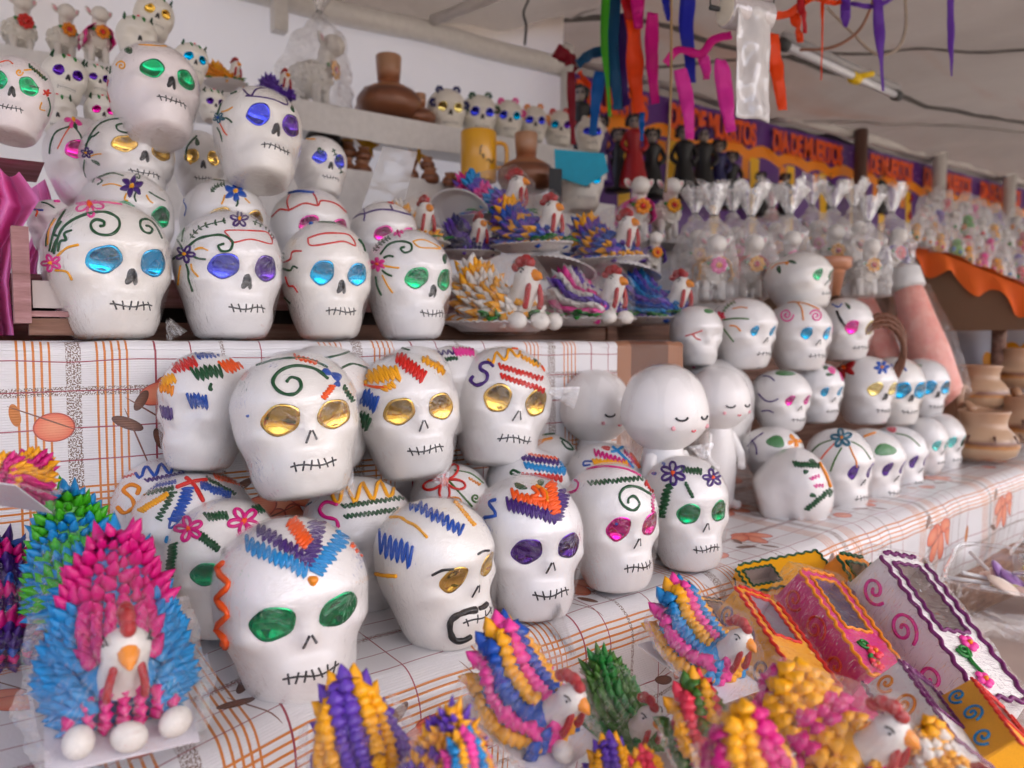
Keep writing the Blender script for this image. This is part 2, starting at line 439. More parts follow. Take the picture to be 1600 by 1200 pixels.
# ---- rear wall, shelves, beam, roof tarpaulin
def tarp(name, c0, c1, transl=.35, stain=False):
    t = NT(name); co = t.coord()
    n = t.noise(1.3, 5, co, .6, .8); n2 = t.noise(14, 3, co)
    col = t.mix(n, c0, c1)
    if stain:
        sn = t.noise(.9, 4, t.coord('Object', (.5, 1.6, 1)), .6, .5); col = t.mix(t.ramp(sn, [(.56, (0, 0, 0)), (.72, (.75, .75, .75))]), col, (.24, .12, .085))
        wv = t.new('TexWave'); wv.inputs['Scale'].default_value = .9; wv.inputs['Distortion'].default_value = 5; t.l.new(co, wv.inputs[0]); n2 = t.math('ADD', n2, t.math('MULTIPLY', wv.outputs[1], 3.))
    t.set(Base_Color=col, Roughness=.6, Normal=t.bump(t.math('ADD', n, t.math('MULTIPLY', n2, .12)), .6, .03))
    tl = t.new('BsdfTranslucent'); t.l.new(col, tl.inputs[0])
    mx = t.new('MixShader'); mx.inputs[0].default_value = transl
    t.l.new(t.b.outputs[0], mx.inputs[1]); t.l.new(tl.outputs[0], mx.inputs[2]); t.l.new(mx.outputs[0], t.out.inputs[0])
    return t.m
YW = 2.10
wall = grid_obj('tarpaulin_wall', 70, 30, lambda i, j: Vector((-1.6 + 3.3 * i, YW + .03 * noise.noise((i * 9, j * 2, 5)) + .028 * abs(noise.noise((i * 16 + j * 3, j * 2, 2))),   .3 + j * (CZ + .95))), tarp('white_tarpaulin', (.78, .72, .66), (.84, .79, .73), .55))
tag(wall, 'white tarpaulin wall hung behind the rear shelves', 'wall')
def ceil_z(x, y):
    a = CZ + .97 + (YW - y) * .10; b = CZ + 1.13 + (2.5 - y) * .05
    k = max(0, min(1, (x - 1.2) / .9)); k = k * k * (3 - 2 * k)
    return a * (1 - k) + b * k
def ceil_pt(i, j):
    x = -1.6 + 10.6 * i * (0.35 + .65 * i); yb = 2.16 if x < 1.65 else min(2.64, 2.16 + (x - 1.65) * 1.2); y = -1.6 + (yb + 1.6) * j
    z = ceil_z(x, y) + .05 * noise.noise((x * 1.1, y * 1.6, 2)) + .02 * noise.noise((x * 5, y * 3, 7)) + .045 * abs(noise.noise((x * 1.6 + y * 2.6, y * .7, 4)))
    return Vector((x, y, z))
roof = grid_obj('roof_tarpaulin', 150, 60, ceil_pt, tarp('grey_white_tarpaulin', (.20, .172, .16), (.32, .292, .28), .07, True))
for k, (xa, ya, xb, yb_) in enumerate([(.2, 2.1, 1.1, .2), (.75, 2.1, 2.1, .4), (1.7, 2.2, 2.9, .4), (2.3, 2.5, 4.6, .6), (3.4, 2.55, 7.0, 1.2), (1.6, 2.15, 6.5, 1.75)]):
    pt = []
    for q in np.linspace(0, 1, 40):
        x, y = xa + (xb - xa) * q, ya + (yb_ - ya) * q
        z = ceil_z(x, y) + .05 * noise.noise((x * 1.1, y * 1.6, 2)) + .02 * noise.noise((x * 5, y * 3, 7)) + .045 * abs(noise.noise((x * 1.6 + y * 2.6, y * .7, 4)))
        pt.append((x, y, z - .004))
    b = MB(); b.tube(pt, .006 if k < 4 else .011, 6); b.build('seam', plain('dark_seam', (.09, .08, .075), .7) if k % 2 else plain('pale_seam', (.40, .37, .36), .6), roof)
tag(roof, 'pale sagging tarpaulin roof stretched over the stall', 'roof')
white_paint = plain('white_paint', (.72, .70, .67), .5)
bm_ = MB(); bm_.tube([(x, YW - .03, CZ + .90 + .012 * noise.noise((x * 3, 1, 1)) + .01 * x) for x in np.linspace(-1.6, 1.68, 30)], .032, 10)
tag(bm_.build('roof_beam', white_paint), 'white wrapped beam running along the top of the rear wall', 'beam')
for k, (x, w) in enumerate([(.62, .02), (1.15, .016)]):
    b = MB(); b.tube([Vector((x + .75 * s, YW - .06 - 1.7 * s, ceil_z(x + .75 * s, YW - .06 - 1.7 * s) - .035)) for s in np.linspace(0, 1, 12)], w, 8)
    tag(b.build('roof_rafter', plain('pale_metal', (.55, .52, .50), .5)), ['white rafter under the tarpaulin above the clay pots', 'white rafter under the tarpaulin left of the blue streamers'][k], 'rafter', 'rafters under the tarpaulin')
p = onY(436, 20, YW - .06)
b = MB(); b.box(p, (.018, .018, .05)); tag(b.build('beam_bracket', white_paint, None, False), 'small white bracket hanging from the wrapped beam', 'bracket')
# rear shelves
sheet = plain('shelf_cloth', (.70, .68, .66), .55)
def shelf(name, x0, x1, yf, z, hgt, lab):
    r = thing(name, lab, 'shelf', Matrix.Translation(((x0 + x1) / 2, YW, z)))
    b = MB(); b.box((0, -(YW - yf) / 2, -.012), ((x1 - x0) / 2, (YW - yf) / 2 - .004, .012)); b.build('board', sheet, r, False)
    L = x1 - x0
    o = grid_obj('front_cloth', 60, 8, lambda i, j: Vector(((i - .5) * L, -(YW - yf) - .004 - .006 * j * noise.noise((i * 40, j, 3)), .003 - hgt * j - .012 * j * noise.noise((i * 7, 2, 1)))), sheet, r)
    return r
ZS = CZ + .575; ZD = CZ + .415
shelf('upper_rear_shelf', -.9, 1.66, 1.84, ZS, .075, 'upper white cloth-covered shelf holding clay pots and small skulls at the back')
shelf('lower_rear_shelf', .35, 1.66, 1.80, ZD, .16, 'lower white cloth-covered shelf of clay pots at the back')
# corner post
b = MB(); b.tube([(1.67, YW - .05, .0), (1.67, YW - .05, CZ + .98)], .022, 8)
tag(b.build('corner_post', white_paint), 'white post at the end of the rear wall by the streamers', 'post')

# ================================================================== SUGAR SKULLS
HS = 1.2
_lt = [0, .08, .16, .24, .32, .40, .48, .54, .60]
_lw = [.295, .350, .384, .408, .434, .468, .490, .498, .50]
_lf = [.34, .40, .44, .45, .435, .43, .45, .49, .515]
_lb = [.30, .37, .44, .505, .555, .59, .615, .625, .63]
def _cub(xs, ys, x):
    xs = np.array(xs); ys = np.array(ys); m = np.gradient(ys, xs); m[-1] = 0
    i = int(np.clip(np.searchsorted(xs, x) - 1, 0, len(xs) - 2)); h = xs[i + 1] - xs[i]; t = (x - xs[i]) / h
    return (2 * t**3 - 3 * t * t + 1) * ys[i] + (t**3 - 2 * t * t + t) * h * m[i] + (-2 * t**3 + 3 * t * t) * ys[i + 1] + (t**3 - t * t) * h * m[i + 1]
def skull_geo(seed, na=72, long=1.0, jaw=1.0):
    rows = [(0, .35), (0, .66), (.006, .82), (.018, .93)]
    for t in np.linspace(.035, .6, 34): rows.append((t, 1.0))
    for a in np.linspace(0, math.pi / 2, 22)[1:-1]: rows.append((.6 + .4 * math.sin(a), None, a))
    v = [Vector((0, 0, 0))]; f = []
    for rw in rows:
        t = rw[0]
        if rw[1] is not None: w, fr, bk = (_cub(_lt, q, t) * rw[1] for q in (_lw, _lf, _lb))
        else:
            c = math.cos(rw[2]) ** .92; w, fr, bk = .5 * c, .515 * c, .63 * c
        if t < .4: k = 1 + (jaw - 1) * (1 - t / .4); w *= k; fr *= k
        for i in range(na):
            th = 2 * math.pi * i / na; s, c = math.sin(th), math.cos(th); e = .92
            sx = math.copysign(abs(s) ** e, s); cy = math.copysign(abs(c) ** e, c)
            x = w * sx; y = -(fr if c > 0 else bk * long) * cy; z = t * HS
            if c > -.3 and t < .95:
                g = lambda cx, cz, ax, az: math.exp(-((x - cx) / ax) ** 2 - ((z / HS - cz) / az) ** 2)
                k = max(0, min(1, (c + .3) / .6))
                d = 0
                for sd in (-1, 1):
                    d -= .066 * g(sd * .205, .535, .120, .085)
                    d += .048 * g(sd * .36, .44, .10, .06)
                    d -= .042 * g(sd * .33, .27, .10, .08)
                    d += .032 * g(sd * .2, .645, .14, .05)
                d += .066 * g(0, .43, .055, .06) + .02 * g(0, .5, .05, .06) + .030 * g(0, .225, .19, .07) - .016 * g(0, .33, .12, .04) + .014 * g(0, .06, .18, .06)
                d *= k
                y -= d * (.25 + .75 * max(0, c)); x += d * .6 * s
            q = Vector((x, y, z)); n_ = noise.noise((x * 2.5 + seed * 9, y * 2.5, z * 2.5)) * .014 + noise.noise((x * 7 + seed * 5, y * 7, z * 7)) * .005
            q += Vector((x, y, (z - .6) * (.6 if 0.02 < t else 0))).normalized() * n_ if t > .02 else Vector((0, 0, 0))
            v.append(q)
    nr = len(rows)
    for i in range(na): f.append((0, 1 + (i + 1) % na, 1 + i))
    for r in range(nr - 1):
        for i in range(na):
            a = 1 + r * na + i; b = 1 + r * na + (i + 1) % na
            f.append((a, b, b + na, a + na))
    v.append(Vector((0, 0, HS))); top = len(v) - 1
    for i in range(na): f.append((1 + (nr - 1) * na + i, 1 + (nr - 1) * na + (i + 1) % na, top))
    return v, f
class Variant: pass
SK = []
for sd, lg, jw in [(1, 1.0, 1.0), (2, .95, 1.05), (3, 1.05, .97), (4, 1.0, 1.03)]:
    q = Variant(); q.v, q.f = skull_geo(sd, 72, lg, jw)
    q.bvh = BVHTree.FromPolygons(q.v, q.f); q.np = np.array([tuple(p) for p in q.v])
    o = mobj('skull_shell', q.v, q.f, SUGAR[0]); q.me = o.data; bpy.data.objects.remove(o); SK.append(q)
    # tight plastic wrap: the taut hull of the skull, bridging its hollows
    bm = bmesh.new()
    for p in q.v[::2]: bm.verts.new(Vector((p.x * 1.022, p.y * 1.022, (p.z - .6) * 1.018 + .606)))
    bmesh.ops.convex_hull(bm, input=bm.verts)
    bmesh.ops.delete(bm, geom=[w for w in bm.verts if not w.link_faces], context='VERTS')
    for k in range(3):
        es = [e for e in bm.edges if e.calc_length() > .09]
        if es: bmesh.ops.subdivide_edges(bm, edges=es, cuts=1, use_grid_fill=True)
        bmesh.ops.triangulate(bm, faces=[w for w in bm.faces if len(w.verts) > 4])
    bmesh.ops.smooth_vert(bm, verts=bm.verts, factor=.3, use_axis_x=True, use_axis_y=True, use_axis_z=True); bm.normal_update()
    for w in bm.verts:
        c = w.co; low = max(0, 1 - c.z / .45); w.co = c + w.normal * (.003 * noise.noise((c.x * 4 + sd * 7, c.y * 4, c.z * 4)) + (.002 + .010 * low) * abs(noise.noise((c.x * 13, c.y * 13 + sd, c.z * 6))))
    q.wrap = bpy.data.meshes.new('wrapper'); bm.to_mesh(q.wrap); bm.free(); q.wrap.polygons.foreach_set('use_smooth', [True] * len(q.wrap.polygons)); q.wrap.materials.append(WRAP)

def k4(ox, oy, pts): return [(ox + x / 4, oy + y / 4) for x, y in pts]
class Skull:
    def __init__(s, var, root, M, wpx):
        s.q = var; s.root = root; s.M = M; s.Mi = M.inverted(); s.wpx = wpx; s.cl = s.Mi @ CC
    def hit(s, px, py):
        """the surface point of the skull seen at a pixel of the photograph, in the skull's own space"""
        d = (s.Mi.to_3x3() @ ray(px, py)).normalized()
        h = s.q.bvh.ray_cast(s.cl, d)
        return (h[0], h[1]) if h[0] is not None else None
    def front(s, x, z):
        h = s.q.bvh.ray_cast(Vector((x, -3, z)), Vector((0, 1, 0)))
        return (h[0], h[1]) if h[0] is not None else (Vector((x, -.3, z)), Vector((0, -1, 0)))
    def stroke(s, mb, pts, r, flat=.95):
        """piped icing: a bead of round section lying on the shell; pts in pixels, r in pixels"""
        run = []; rl = 1.15 * r / s.wpx
        def flush():
            if len(run) > 1:
                pv = [p + n * rl * .35 for p, n in run]
                rr = [rl * (1.05 + .34 * noise.noise((p.x * 19, p.y * 19, p.z * 19))) for p in pv]
                mb.tube(pv, rr, 6, [n for p, n in run], flat)
            run.clear()
        last = None
        for p in pts:
            h = s.hit(p[0], p[1])
            if h is None or (last is not None and (h[0] - last).length > .16): flush(); last = None
            if h is not None: run.append(h); last = h[0]
        flush()
    def patch(s, mb, cx, cy, rx, ry, ang, th=.012, wob=.12):
        rings = 4; seg = 16; v = []; f = []; ca, sa = math.cos(R_(ang)), math.sin(R_(ang))
        h0 = s.hit(cx, cy)
        if h0 is None: return
        pts = [h0[0] + h0[1] * th]
        for i in range(1, rings + 1):
            for k in range(seg):
                a = 2 * math.pi * k / seg; w = (i / rings) * (1 + wob * math.sin(a * 3 + cx))
                x = rx * w * math.cos(a); y = ry * w * math.sin(a)
                h = s.hit(cx + x * ca - y * sa, cy + x * sa + y * ca)
                if h is None or (h[0] - h0[0]).length > .5: pts.append(pts[-1]); continue
                pts.append(h[0] + h[1] * (th * (1 - (i / rings) ** 3) - (.004 if i == rings else 0)))
        for k in range(seg): f.append((0, 1 + k, 1 + (k + 1) % seg))
        for i in range(rings - 1):
            for k in range(seg): f.append((1 + i * seg + k, 1 + (i + 1) * seg + k, 1 + (i + 1) * seg + (k + 1) % seg, 1 + i * seg + (k + 1) % seg))
        mb.add(pts, f)
def zig(p0, p1, amp, n, sharp=True, lean=.0):
    p0 = Vector((*p0, 0)); p1 = Vector((*p1, 0)); d = (p1 - p0); t = d.normalized(); nn = Vector((-t.y, t.x, 0)); out = []
    m = n * 2 if sharp else n * 10
    for i in range(m + 1):
        a = i / m
        o = amp * (1 if i % 2 else -1) if sharp else amp * math.sin(a * n * 2 * math.pi)
        o *= 1 + .28 * noise.noise((i * 1.7 + p0.x, p0.y, 2)) + .12 * math.sin(i * 2.3 + p0.x)
        q = p0 + d * a + nn * o + t * (lean * o)
        out.append((q.x, q.y))
    return [tuple(q[:2]) for q in smooth2(out, 4 if sharp else 1)]
def spiral(cx, cy, r, turns, a0, sgn=1, n=40, asp=1.):
    return [(cx + r * (1 - i / n * .92) * math.cos(R_(a0) + sgn * turns * 2 * math.pi * i / n), cy + asp * r * (1 - i / n * .92) * math.sin(R_(a0) + sgn * turns * 2 * math.pi * i / n)) for i in range(n + 1)]
def decorate(s, decos):
    for d in decos:
        k, c = d[0], d[1]; mb = MB(); nm = 'icing_line'; ctr = None
        if k == 'L': s.stroke(mb, [tuple(q[:2]) for q in smooth2(d[2], 6)], d[3] if len(d) > 3 else 2.)
        elif k == 'Z': s.stroke(mb, zig(d[2], d[3], d[4], d[5], True, d[7] if len(d) > 7 else .35), d[6] if len(d) > 6 else 1.9); nm = 'icing_zigzag'
        elif k == 'W': s.stroke(mb, zig(d[2], d[3], d[4], d[5], False), d[6] if len(d) > 6 else 2.2); nm = 'icing_wave'
        elif k == 'S': s.stroke(mb, spiral(*d[2]), d[3] if len(d) > 3 else 2.); nm = 'icing_spiral'
        elif k == 'B': s.patch(mb, *d[2], *(d[3:])); nm = 'icing_leaf'
        elif k == 'P':      # solid flower of petals
            cx, cy, r, n = d[3]; nm = 'icing_flower'
            for i in range(n):
                a = 2 * math.pi * i / n + cx; s.patch(mb, cx + r * .58 * math.cos(a), cy + r * .5 * math.sin(a), r * .45, r * .27, math.degrees(a), .02)
            m2 = MB(); s.patch(m2, cx, cy, r * .22, r * .2, 0, .035)
            ctr = m2 if m2.v else None
        elif k == 'F':      # outlined flower, each petal a loop
            cx, cy, r, n = d[3]; rr = d[4] if len(d) > 4 else 1.8; nm = 'icing_flower'
            for i in range(n):
                a0 = 2 * math.pi * i / n + cx * .1
                s.stroke(mb, [(cx + r * (.12 + .88 * math.sin(u * math.pi)) * math.cos(a0 + (u - .5) * 1.25), cy + r * .88 * (.12 + .88 * math.sin(u * math.pi)) * math.sin(a0 + (u - .5) * 1.25)) for u in np.linspace(0, 1, 15)], rr)
            m2 = MB(); s.patch(m2, cx, cy, r * .24, r * .24, 0, .03)
            ctr = m2 if m2.v else None
        elif k == 'N':      # fern: stem with leaflets
            pts = [tuple(q[:2]) for q in smooth2(d[2], 6)]; s.stroke(mb, pts, .9); nm = 'icing_fern'
            for i in range(1, len(pts), 2):
                tx = pts[i][0] - pts[i - 1][0]; ty = pts[i][1] - pts[i - 1][1]; a = math.atan2(ty, tx)
                for sg in (-1, 1):
                    b = a + sg * .9; L = d[3] if len(d) > 3 else 4
                    s.patch(mb, pts[i][0] + L * .7 * math.cos(b), pts[i][1] + L * .7 * math.sin(b), L * .7, L * .38, math.degrees(b), .012)
        if mb.v:
            fo = mb.build(nm, ice(c), s.root)
            if ctr: ctr.build('flower_centre', ice(d[2]), fo)
def disc_on_face(s, cx, cz, rx, rz, rot, mat, name, th=.010, seed=0., dome=.004):
    rings, seg = 5, 26; pts = []; f = []; ca, sa = math.cos(rot), math.sin(rot)
    p, n = s.front(cx, cz); pts.append(p + Vector((0, -th - dome, 0)))
    for i in range(1, rings + 1):
        for k in range(seg):
            a = 2 * math.pi * k / seg; e = (i / rings) * (1 + .045 * math.sin(2 * a + seed) + .03 * math.sin(5 * a + seed * 3))
            x = rx * e * math.cos(a); z = rz * e * math.sin(a)
            p, n = s.front(cx + x * ca - z * sa, cz + x * sa + z * ca)
            pts.append(p + Vector((0, -th - dome * (1 - (i / rings) ** 2) + .006 * noise.noise((cx + x * 9 + seed, z * 9, seed)), 0)))
    o0 = len(pts)
    for k in range(seg): pts.append(pts[1 + (rings - 1) * seg + k] + Vector((0, th + .008, 0)))
    for k in range(seg): f.append((0, 1 + (k + 1) % seg, 1 + k))
    for i in range(rings):
        for k in range(seg): f.append((1 + i * seg + k, 1 + i * seg + (k + 1) % seg, 1 + (i + 1) * seg + (k + 1) % seg, 1 + (i + 1) * seg + k))
    return mobj(name, pts, f, mat, s.root)
def heart_nose(s, cx, cz, r, mat):
    rings, seg = 4, 28; pts = []; f = []
    def rad(a):     # spade: tip up, two lobes below
        c, sn = math.cos(a), math.sin(a)
        return r * (.80 + .45 * max(0, sn) ** 3 + .30 * max(0, -sn) * abs(c) * 2 - .42 * math.exp(-((a - 1.5 * math.pi) / .38) ** 2))
    p, n = s.front(cx, cz); pts.append(p + Vector((0, -.022, 0)))
    for i in range(1, rings + 1):
        for k in range(seg):
            a = 2 * math.pi * k / seg; e = i / rings
            p, n = s.front(cx + rad(a) * e * math.cos(a) * .92, cz + rad(a) * e * math.sin(a))
            pts.append(p + Vector((0, -.020 * (1 - e ** 3) - .004 + (.008 if i == rings else 0), 0)))
    for k in range(seg): f.append((0, 1 + (k + 1) % seg, 1 + k))
    for i in range(rings - 1):
        for k in range(seg): f.append((1 + i * seg + k, 1 + i * seg + (k + 1) % seg, 1 + (i + 1) * seg + (k + 1) % seg, 1 + (i + 1) * seg + k))
    return mobj('nose', pts, f, mat, s.root)
INK = plain('black_icing', (.012, .012, .014), .28)
def face_line(s, mb, pts, r):
    q = [s.front(x, z) for x, z in pts]; mb.tube([p + n * r * .3 for p, n in q], r, 5, [n for p, n in q], .7)
def skull(bbox, Y, yaw=20, pitch=0, roll=0, eyes='gold', nose_='v', decos=(), label='', var=None, eye_r=(.125, .115), slant=0., tint=None, group=None, mouth=6, eye_z=.535, cat='sugar skull', ticks=.035, wrap=True):
    x0, x1, y0, y1 = bbox; n_ = len(bpy.data.objects)
    q = SK[var if var is not None else int(x0 * 7 + y0) % 4]
    cx = (x0 + x1) / 2; wpx = x1 - x0; cy = y0 + wpx * .6 if y1 is None else (y0 + y1) / 2
    r = ray(cx, cy); d = Y / r.y
    Rm = frame(cx, cy, yaw, pitch, roll)
    s = .13; sz = .13; c = at(cx, cy, d)
    P = q.np - np.array([0, 0, .6])
    for it in range(7):
        A = np.array(Rm) @ np.diag([s, s, sz]); V = P @ A.T + np.array(c) - np.array(CC)
        dd = V @ np.array(CF); px = 800 + FPX * (V @ np.array(CR)) / dd; py = 600 - FPX * (V @ np.array(CU)) / dd
        gw = px.max() - px.min(); gh = py.max() - py.min()
        s *= (x1 - x0) / gw
        if y1 is None: sz = s; cyo = (y0 - py.min())
        else: sz = min(max(sz * (y1 - y0) / gh, .86 * s), 1.16 * s); cyo = (y0 + y1) / 2 - (py.max() + py.min()) / 2
        c = c + CR * ((cx - (px.max() + px.min()) / 2) * d / FPX) - CU * (cyo * d / FPX)
    M = Matrix.Translation(c) @ Rm.to_4x4() @ Matrix.Diagonal((s, s, sz, 1)) @ Matrix.Translation((0, 0, -.6))
    root = thing('sugar_skull', label, cat, M, group)
    ti = tint if tint is not None else (int(x0 + y0) % 3 if int(x0) % 5 else 0)
    share('skull_shell', q.me, root, SUGAR[ti])
    if wrap: share('wrapper', q.wrap, root)
    S = Skull(q, root, M, wpx)
    if eyes:
        ec = eyes if isinstance(eyes, tuple) else (eyes, eyes)
        for sd, e in zip((-1, 1), ec):
            if e: disc_on_face(S, sd * .205, eye_z * HS, eye_r[0], eye_r[1], sd * slant, foil(e), 'eye', .010, cx + sd)
    if nose_ == 'v':
        mb = MB(); face_line(S, mb, [(-.038, .37 * HS), (-.006, .445 * HS)], .010); face_line(S, mb, [(.004, .445 * HS), (.042, .385 * HS)], .010); mb.build('nose', INK, root)
    elif nose_ == 'heart': heart_nose(S, 0, .415 * HS, .068, INK)
    if mouth:
        mb = MB(); zz = .225 * HS; hw = .175
        face_line(S, mb, [(-hw + 2 * hw * i / 12, zz + .012 * math.sin(i * .6 + cx)) for i in range(13)], .0075)
        for i in range(mouth):
            x = -hw * .82 + 1.64 * hw * i / (mouth - 1); j = .012 * math.sin(i * 5 + cx)
            face_line(S, mb, [(x + j, zz - ticks), (x, zz), (x - j, zz + ticks)], .0075)
        mb.build('mouth', INK, root)
    decorate(S, decos)
    return S
G = 'decorated sugar skulls'
def c5(p): return k4(0, 300, p)
def c6(p): return k4(400, 300, p)
def c7(p): return k4(800, 300, p)
def c8(p): return k4(1200, 300, p)
def b5(p): return k4(0, 600, p)
def b6(p): return k4(400, 600, p)
def b7(p): return k4(800, 600, p)
def b8(p): return k4(1200, 600, p)
def a5(p): return k4(0, 0, p)
def a6(p): return k4(400, 0, p)
def q4(o, *p):      # zigzag ends given in crop pixels
    return [(o[0] + x / 4, o[1] + y / 4) for x, y in p]
def Z(col, o, p0, p1, amp, n, r=1.9, lean=.35):
    a, b = q4(o, p0, p1); return ('Z', col, a, b, amp / 4, n, r, lean)
def Wv(col, o, p0, p1, amp, n, r=2.2):
    a, b = q4(o, p0, p1); return ('W', col, a, b, amp / 4, n, r)
A5, A6, C5, C6, C7, C8, B5, B6, B7, B8 = (0, 0), (400, 0), (0, 300), (400, 300), (800, 300), (1200, 300), (0, 600), (400, 600), (800, 600), (1200, 600)

# ---- upper step, front row
SA1 = skull((62, 268, 312, 532), 1.0, 22, 2, 0, 'cyan', 'heart', [
    ('L', 'green', c5([(340, 385), (380, 250), (450, 180), (560, 135), (660, 128), (735, 165), (745, 220), (700, 265), (630, 268), (580, 240), (570, 200), (600, 175), (645, 185), (650, 210), (625, 215)]), 2.2),
    ('L', 'green', c5([(1010, 290), (975, 220), (930, 175), (885, 175), (875, 205), (895, 245), (935, 258), (950, 235), (930, 215), (910, 212)]), 1.9),
    ('L', 'green', c5([(325, 375), (345, 320), (365, 280), (340, 260), (385, 185)]), 1.9), ('L', 'green', c5([(365, 370), (380, 310), (415, 300), (405, 260), (450, 240)]), 1.9),
    ('L', 'green', c5([(310, 370), (350, 220), (420, 100)]), 2), ('L', 'green', c5([(290, 340), (300, 250), (340, 170)]), 1.6), ('L', 'yellow', c5([(360, 400), (420, 350), (490, 330)]), 1.8), ('L', 'yellow', c5([(350, 490), (420, 500), (450, 548)]), 1.8),
    ('L', 'yellow', c5([(300, 330), (310, 240), (350, 170)]), 1.6), ('F', 'pink', 'yellow', (81, 411, 15, 5), 1.9), ('F', 'pink', 'orange', (140, 320, 22, 5), 1.8), ('L', 'pink', c5([(420, 90), (520, 70), (640, 65), (760, 80)]), 2)],
    'white sugar skull with cyan foil eyes and big green spiral, leftmost on upper step', 0, group=G)
skull((268, 440, 330, 532), 1.0, 20, 2, 0, ('blue', 'violet'), 'heart', [
    ('F', 'purple', 'yellow', (290, 397, 15, 5), 1.7), ('N', 'green', c5([(1190, 290), (1260, 220), (1410, 178)]), 4.4), ('L', 'green', c5([(1180, 340), (1250, 290), (1380, 270), (1450, 310), (1440, 360), (1390, 370), (1365, 340), (1400, 325)]), 1.8),
    ('F', 'purple', 'yellow', (374, 343, 14, 5), 1.6), ('L', 'red', [(402, 361), (376, 360), (352, 361), (358, 370), (364, 379), (392, 374), (424, 381), (418, 364), (402, 361)], 1.1),
    ('L', 'yellow', c5([(1220, 360), (1260, 350), (1300, 365)]), 1.4), ('L', 'green', c5([(1070, 440), (1100, 405), (1150, 390)]), 1.6), ('L', 'green', c5([(1165, 450), (1180, 500), (1180, 540), (1205, 620)]), 1.6), ('L', 'yellow', c5([(1130, 460), (1120, 520), (1115, 580)]), 1.4),
    ('L', 'yellow', c5([(1195, 450), (1205, 490), (1240, 530)]), 1.4), ('L', 'green', c5([(1110, 300), (1135, 340), (1150, 370)]), 1.6), ('L', 'green', c5([(1205, 400), (1240, 415), (1285, 420)]), 1.5), ('L', 'green', c5([(1190, 180), (1150, 240), (1140, 310)]), 1.6), ('N', 'green', [(395, 346), (418, 356), (428, 372)], 4)],
    'white sugar skull with one blue and one purple foil eye, second on upper step', 1, group=G)
skull((438, 580, 347, 532), 1.0, 20, 2, 0, 'cyan', 'heart', [
    ('N', 'green', c6([(205, 270), (170, 330), (158, 410)]), 4), ('L', 'blue', c6([(215, 240), (270, 215), (350, 200)]), 2.4), ('L', 'red', c6([(325, 290), (400, 265), (480, 258), (580, 270), (620, 335), (550, 310), (480, 318), (345, 335), (325, 290)]), 1.2),
    ('L', 'red', c6([(175, 440), (215, 420), (230, 375), (285, 370)]), 1.3), ('L', 'green', c6([(175, 480), (215, 490), (235, 465), (260, 475)]), 1.5), ('L', 'red', c6([(185, 530), (205, 585), (235, 590), (260, 625)]), 1.3), ('L', 'green', c6([(165, 640), (190, 670), (215, 695)]), 1.6), ('L', 'green', c6([(640, 300), (665, 330), (680, 370)]), 2), ('L', 'green', c6([(360, 190), (480, 195), (560, 220)]), 1.6)],
    'white sugar skull with cyan foil eyes and red scalloped band, third on upper step', 2, group=G)
skull((568, 705, 360, 532), 1.0, 36, 2, 0, 'green', 'heart', [
    ('N', 'green', c6([(735, 370), (780, 320), (830, 285)]), 4), ('L', 'green', c6([(780, 390), (830, 330), (900, 310), (965, 325), (970, 365), (930, 380), (905, 355), (930, 345)]), 1.6), ('P', 'pink', 'orange', (590, 413, 13, 6)),
    ('L', 'yellow', c6([(980, 310), (1050, 300), (1150, 350), (1100, 352), (1020, 345), (980, 310)]), 1.1), ('L', 'green', c6([(800, 412), (830, 400), (860, 405)]), 1.5), ('L', 'yellow', c6([(790, 460), (850, 470), (895, 475)]), 1.3), ('L', 'green', c6([(790, 490), (815, 510), (850, 525)]), 1.5), ('L', 'green', c6([(750, 530), (760, 590), (785, 645)]), 1.6), ('L', 'yellow', c6([(790, 520), (820, 580), (855, 630)]), 1.2), ('B', 'green', (695, 404, 4, 9, 0)), ('P', 'pink', 'magenta', (622, 363, 9, 5))],
    'sugar skull with green foil eyes and pink flower, beside the yellow hen', 3, group=G)
# ---- upper step, piled behind
skull((168, 312, 65, 240), 1.17, 22, 20, 6, 'green', 'heart', [('B', 'green', (200, 78, 9, 6, 20)), ('S', 'yellow', (190, 103, 8, 1.4, 180, 1), 1.3), ('L', 'green', a5([(740, 300), (705, 370), (690, 460)]), 1.5), ('L', 'yellow', a5([(870, 280), (960, 285), (1040, 290)]), 1.2), ('L', 'red', a5([(680, 500), (672, 560), (690, 640)]), 1.1), ('B', 'blue', (200, 66, 5, 3, 0))],
      'white sugar skull with green foil eyes tilted back on top of the left pile', 0, eye_r=(.125, .095), group=G, tint=3)
skull((332, 472, 135, 307), 1.12, 24, 16, 8, ('blue', 'violet'), 'heart', [('L', 'purple', [(380, 140), (392, 150), (402, 139), (425, 140), (445, 153), (448, 164), (428, 156), (408, 152), (384, 150)], 1.2), ('L', 'green', a5([(1480, 575), (1410, 605), (1385, 650), (1360, 720)]), 1.6), ('F', 'teal', 'blue', (342, 184, 9, 5), 1.3), ('L', 'yellow', a5([(1385, 700), (1420, 690), (1455, 670)]), 1.1), ('L', 'green', a5([(1390, 740), (1420, 740), (1450, 765)]), 1.2), ('L', 'green', a5([(1360, 800), (1380, 840), (1390, 885)]), 1.2), ('L', 'orange', a5([(1375, 770), (1400, 820), (1420, 845)]), 1.), ('B', 'green', (457, 170, 3, 7, -20))],
      'white sugar skull with indigo foil eyes and purple scalloped band, top of the pile', 1, group=G)
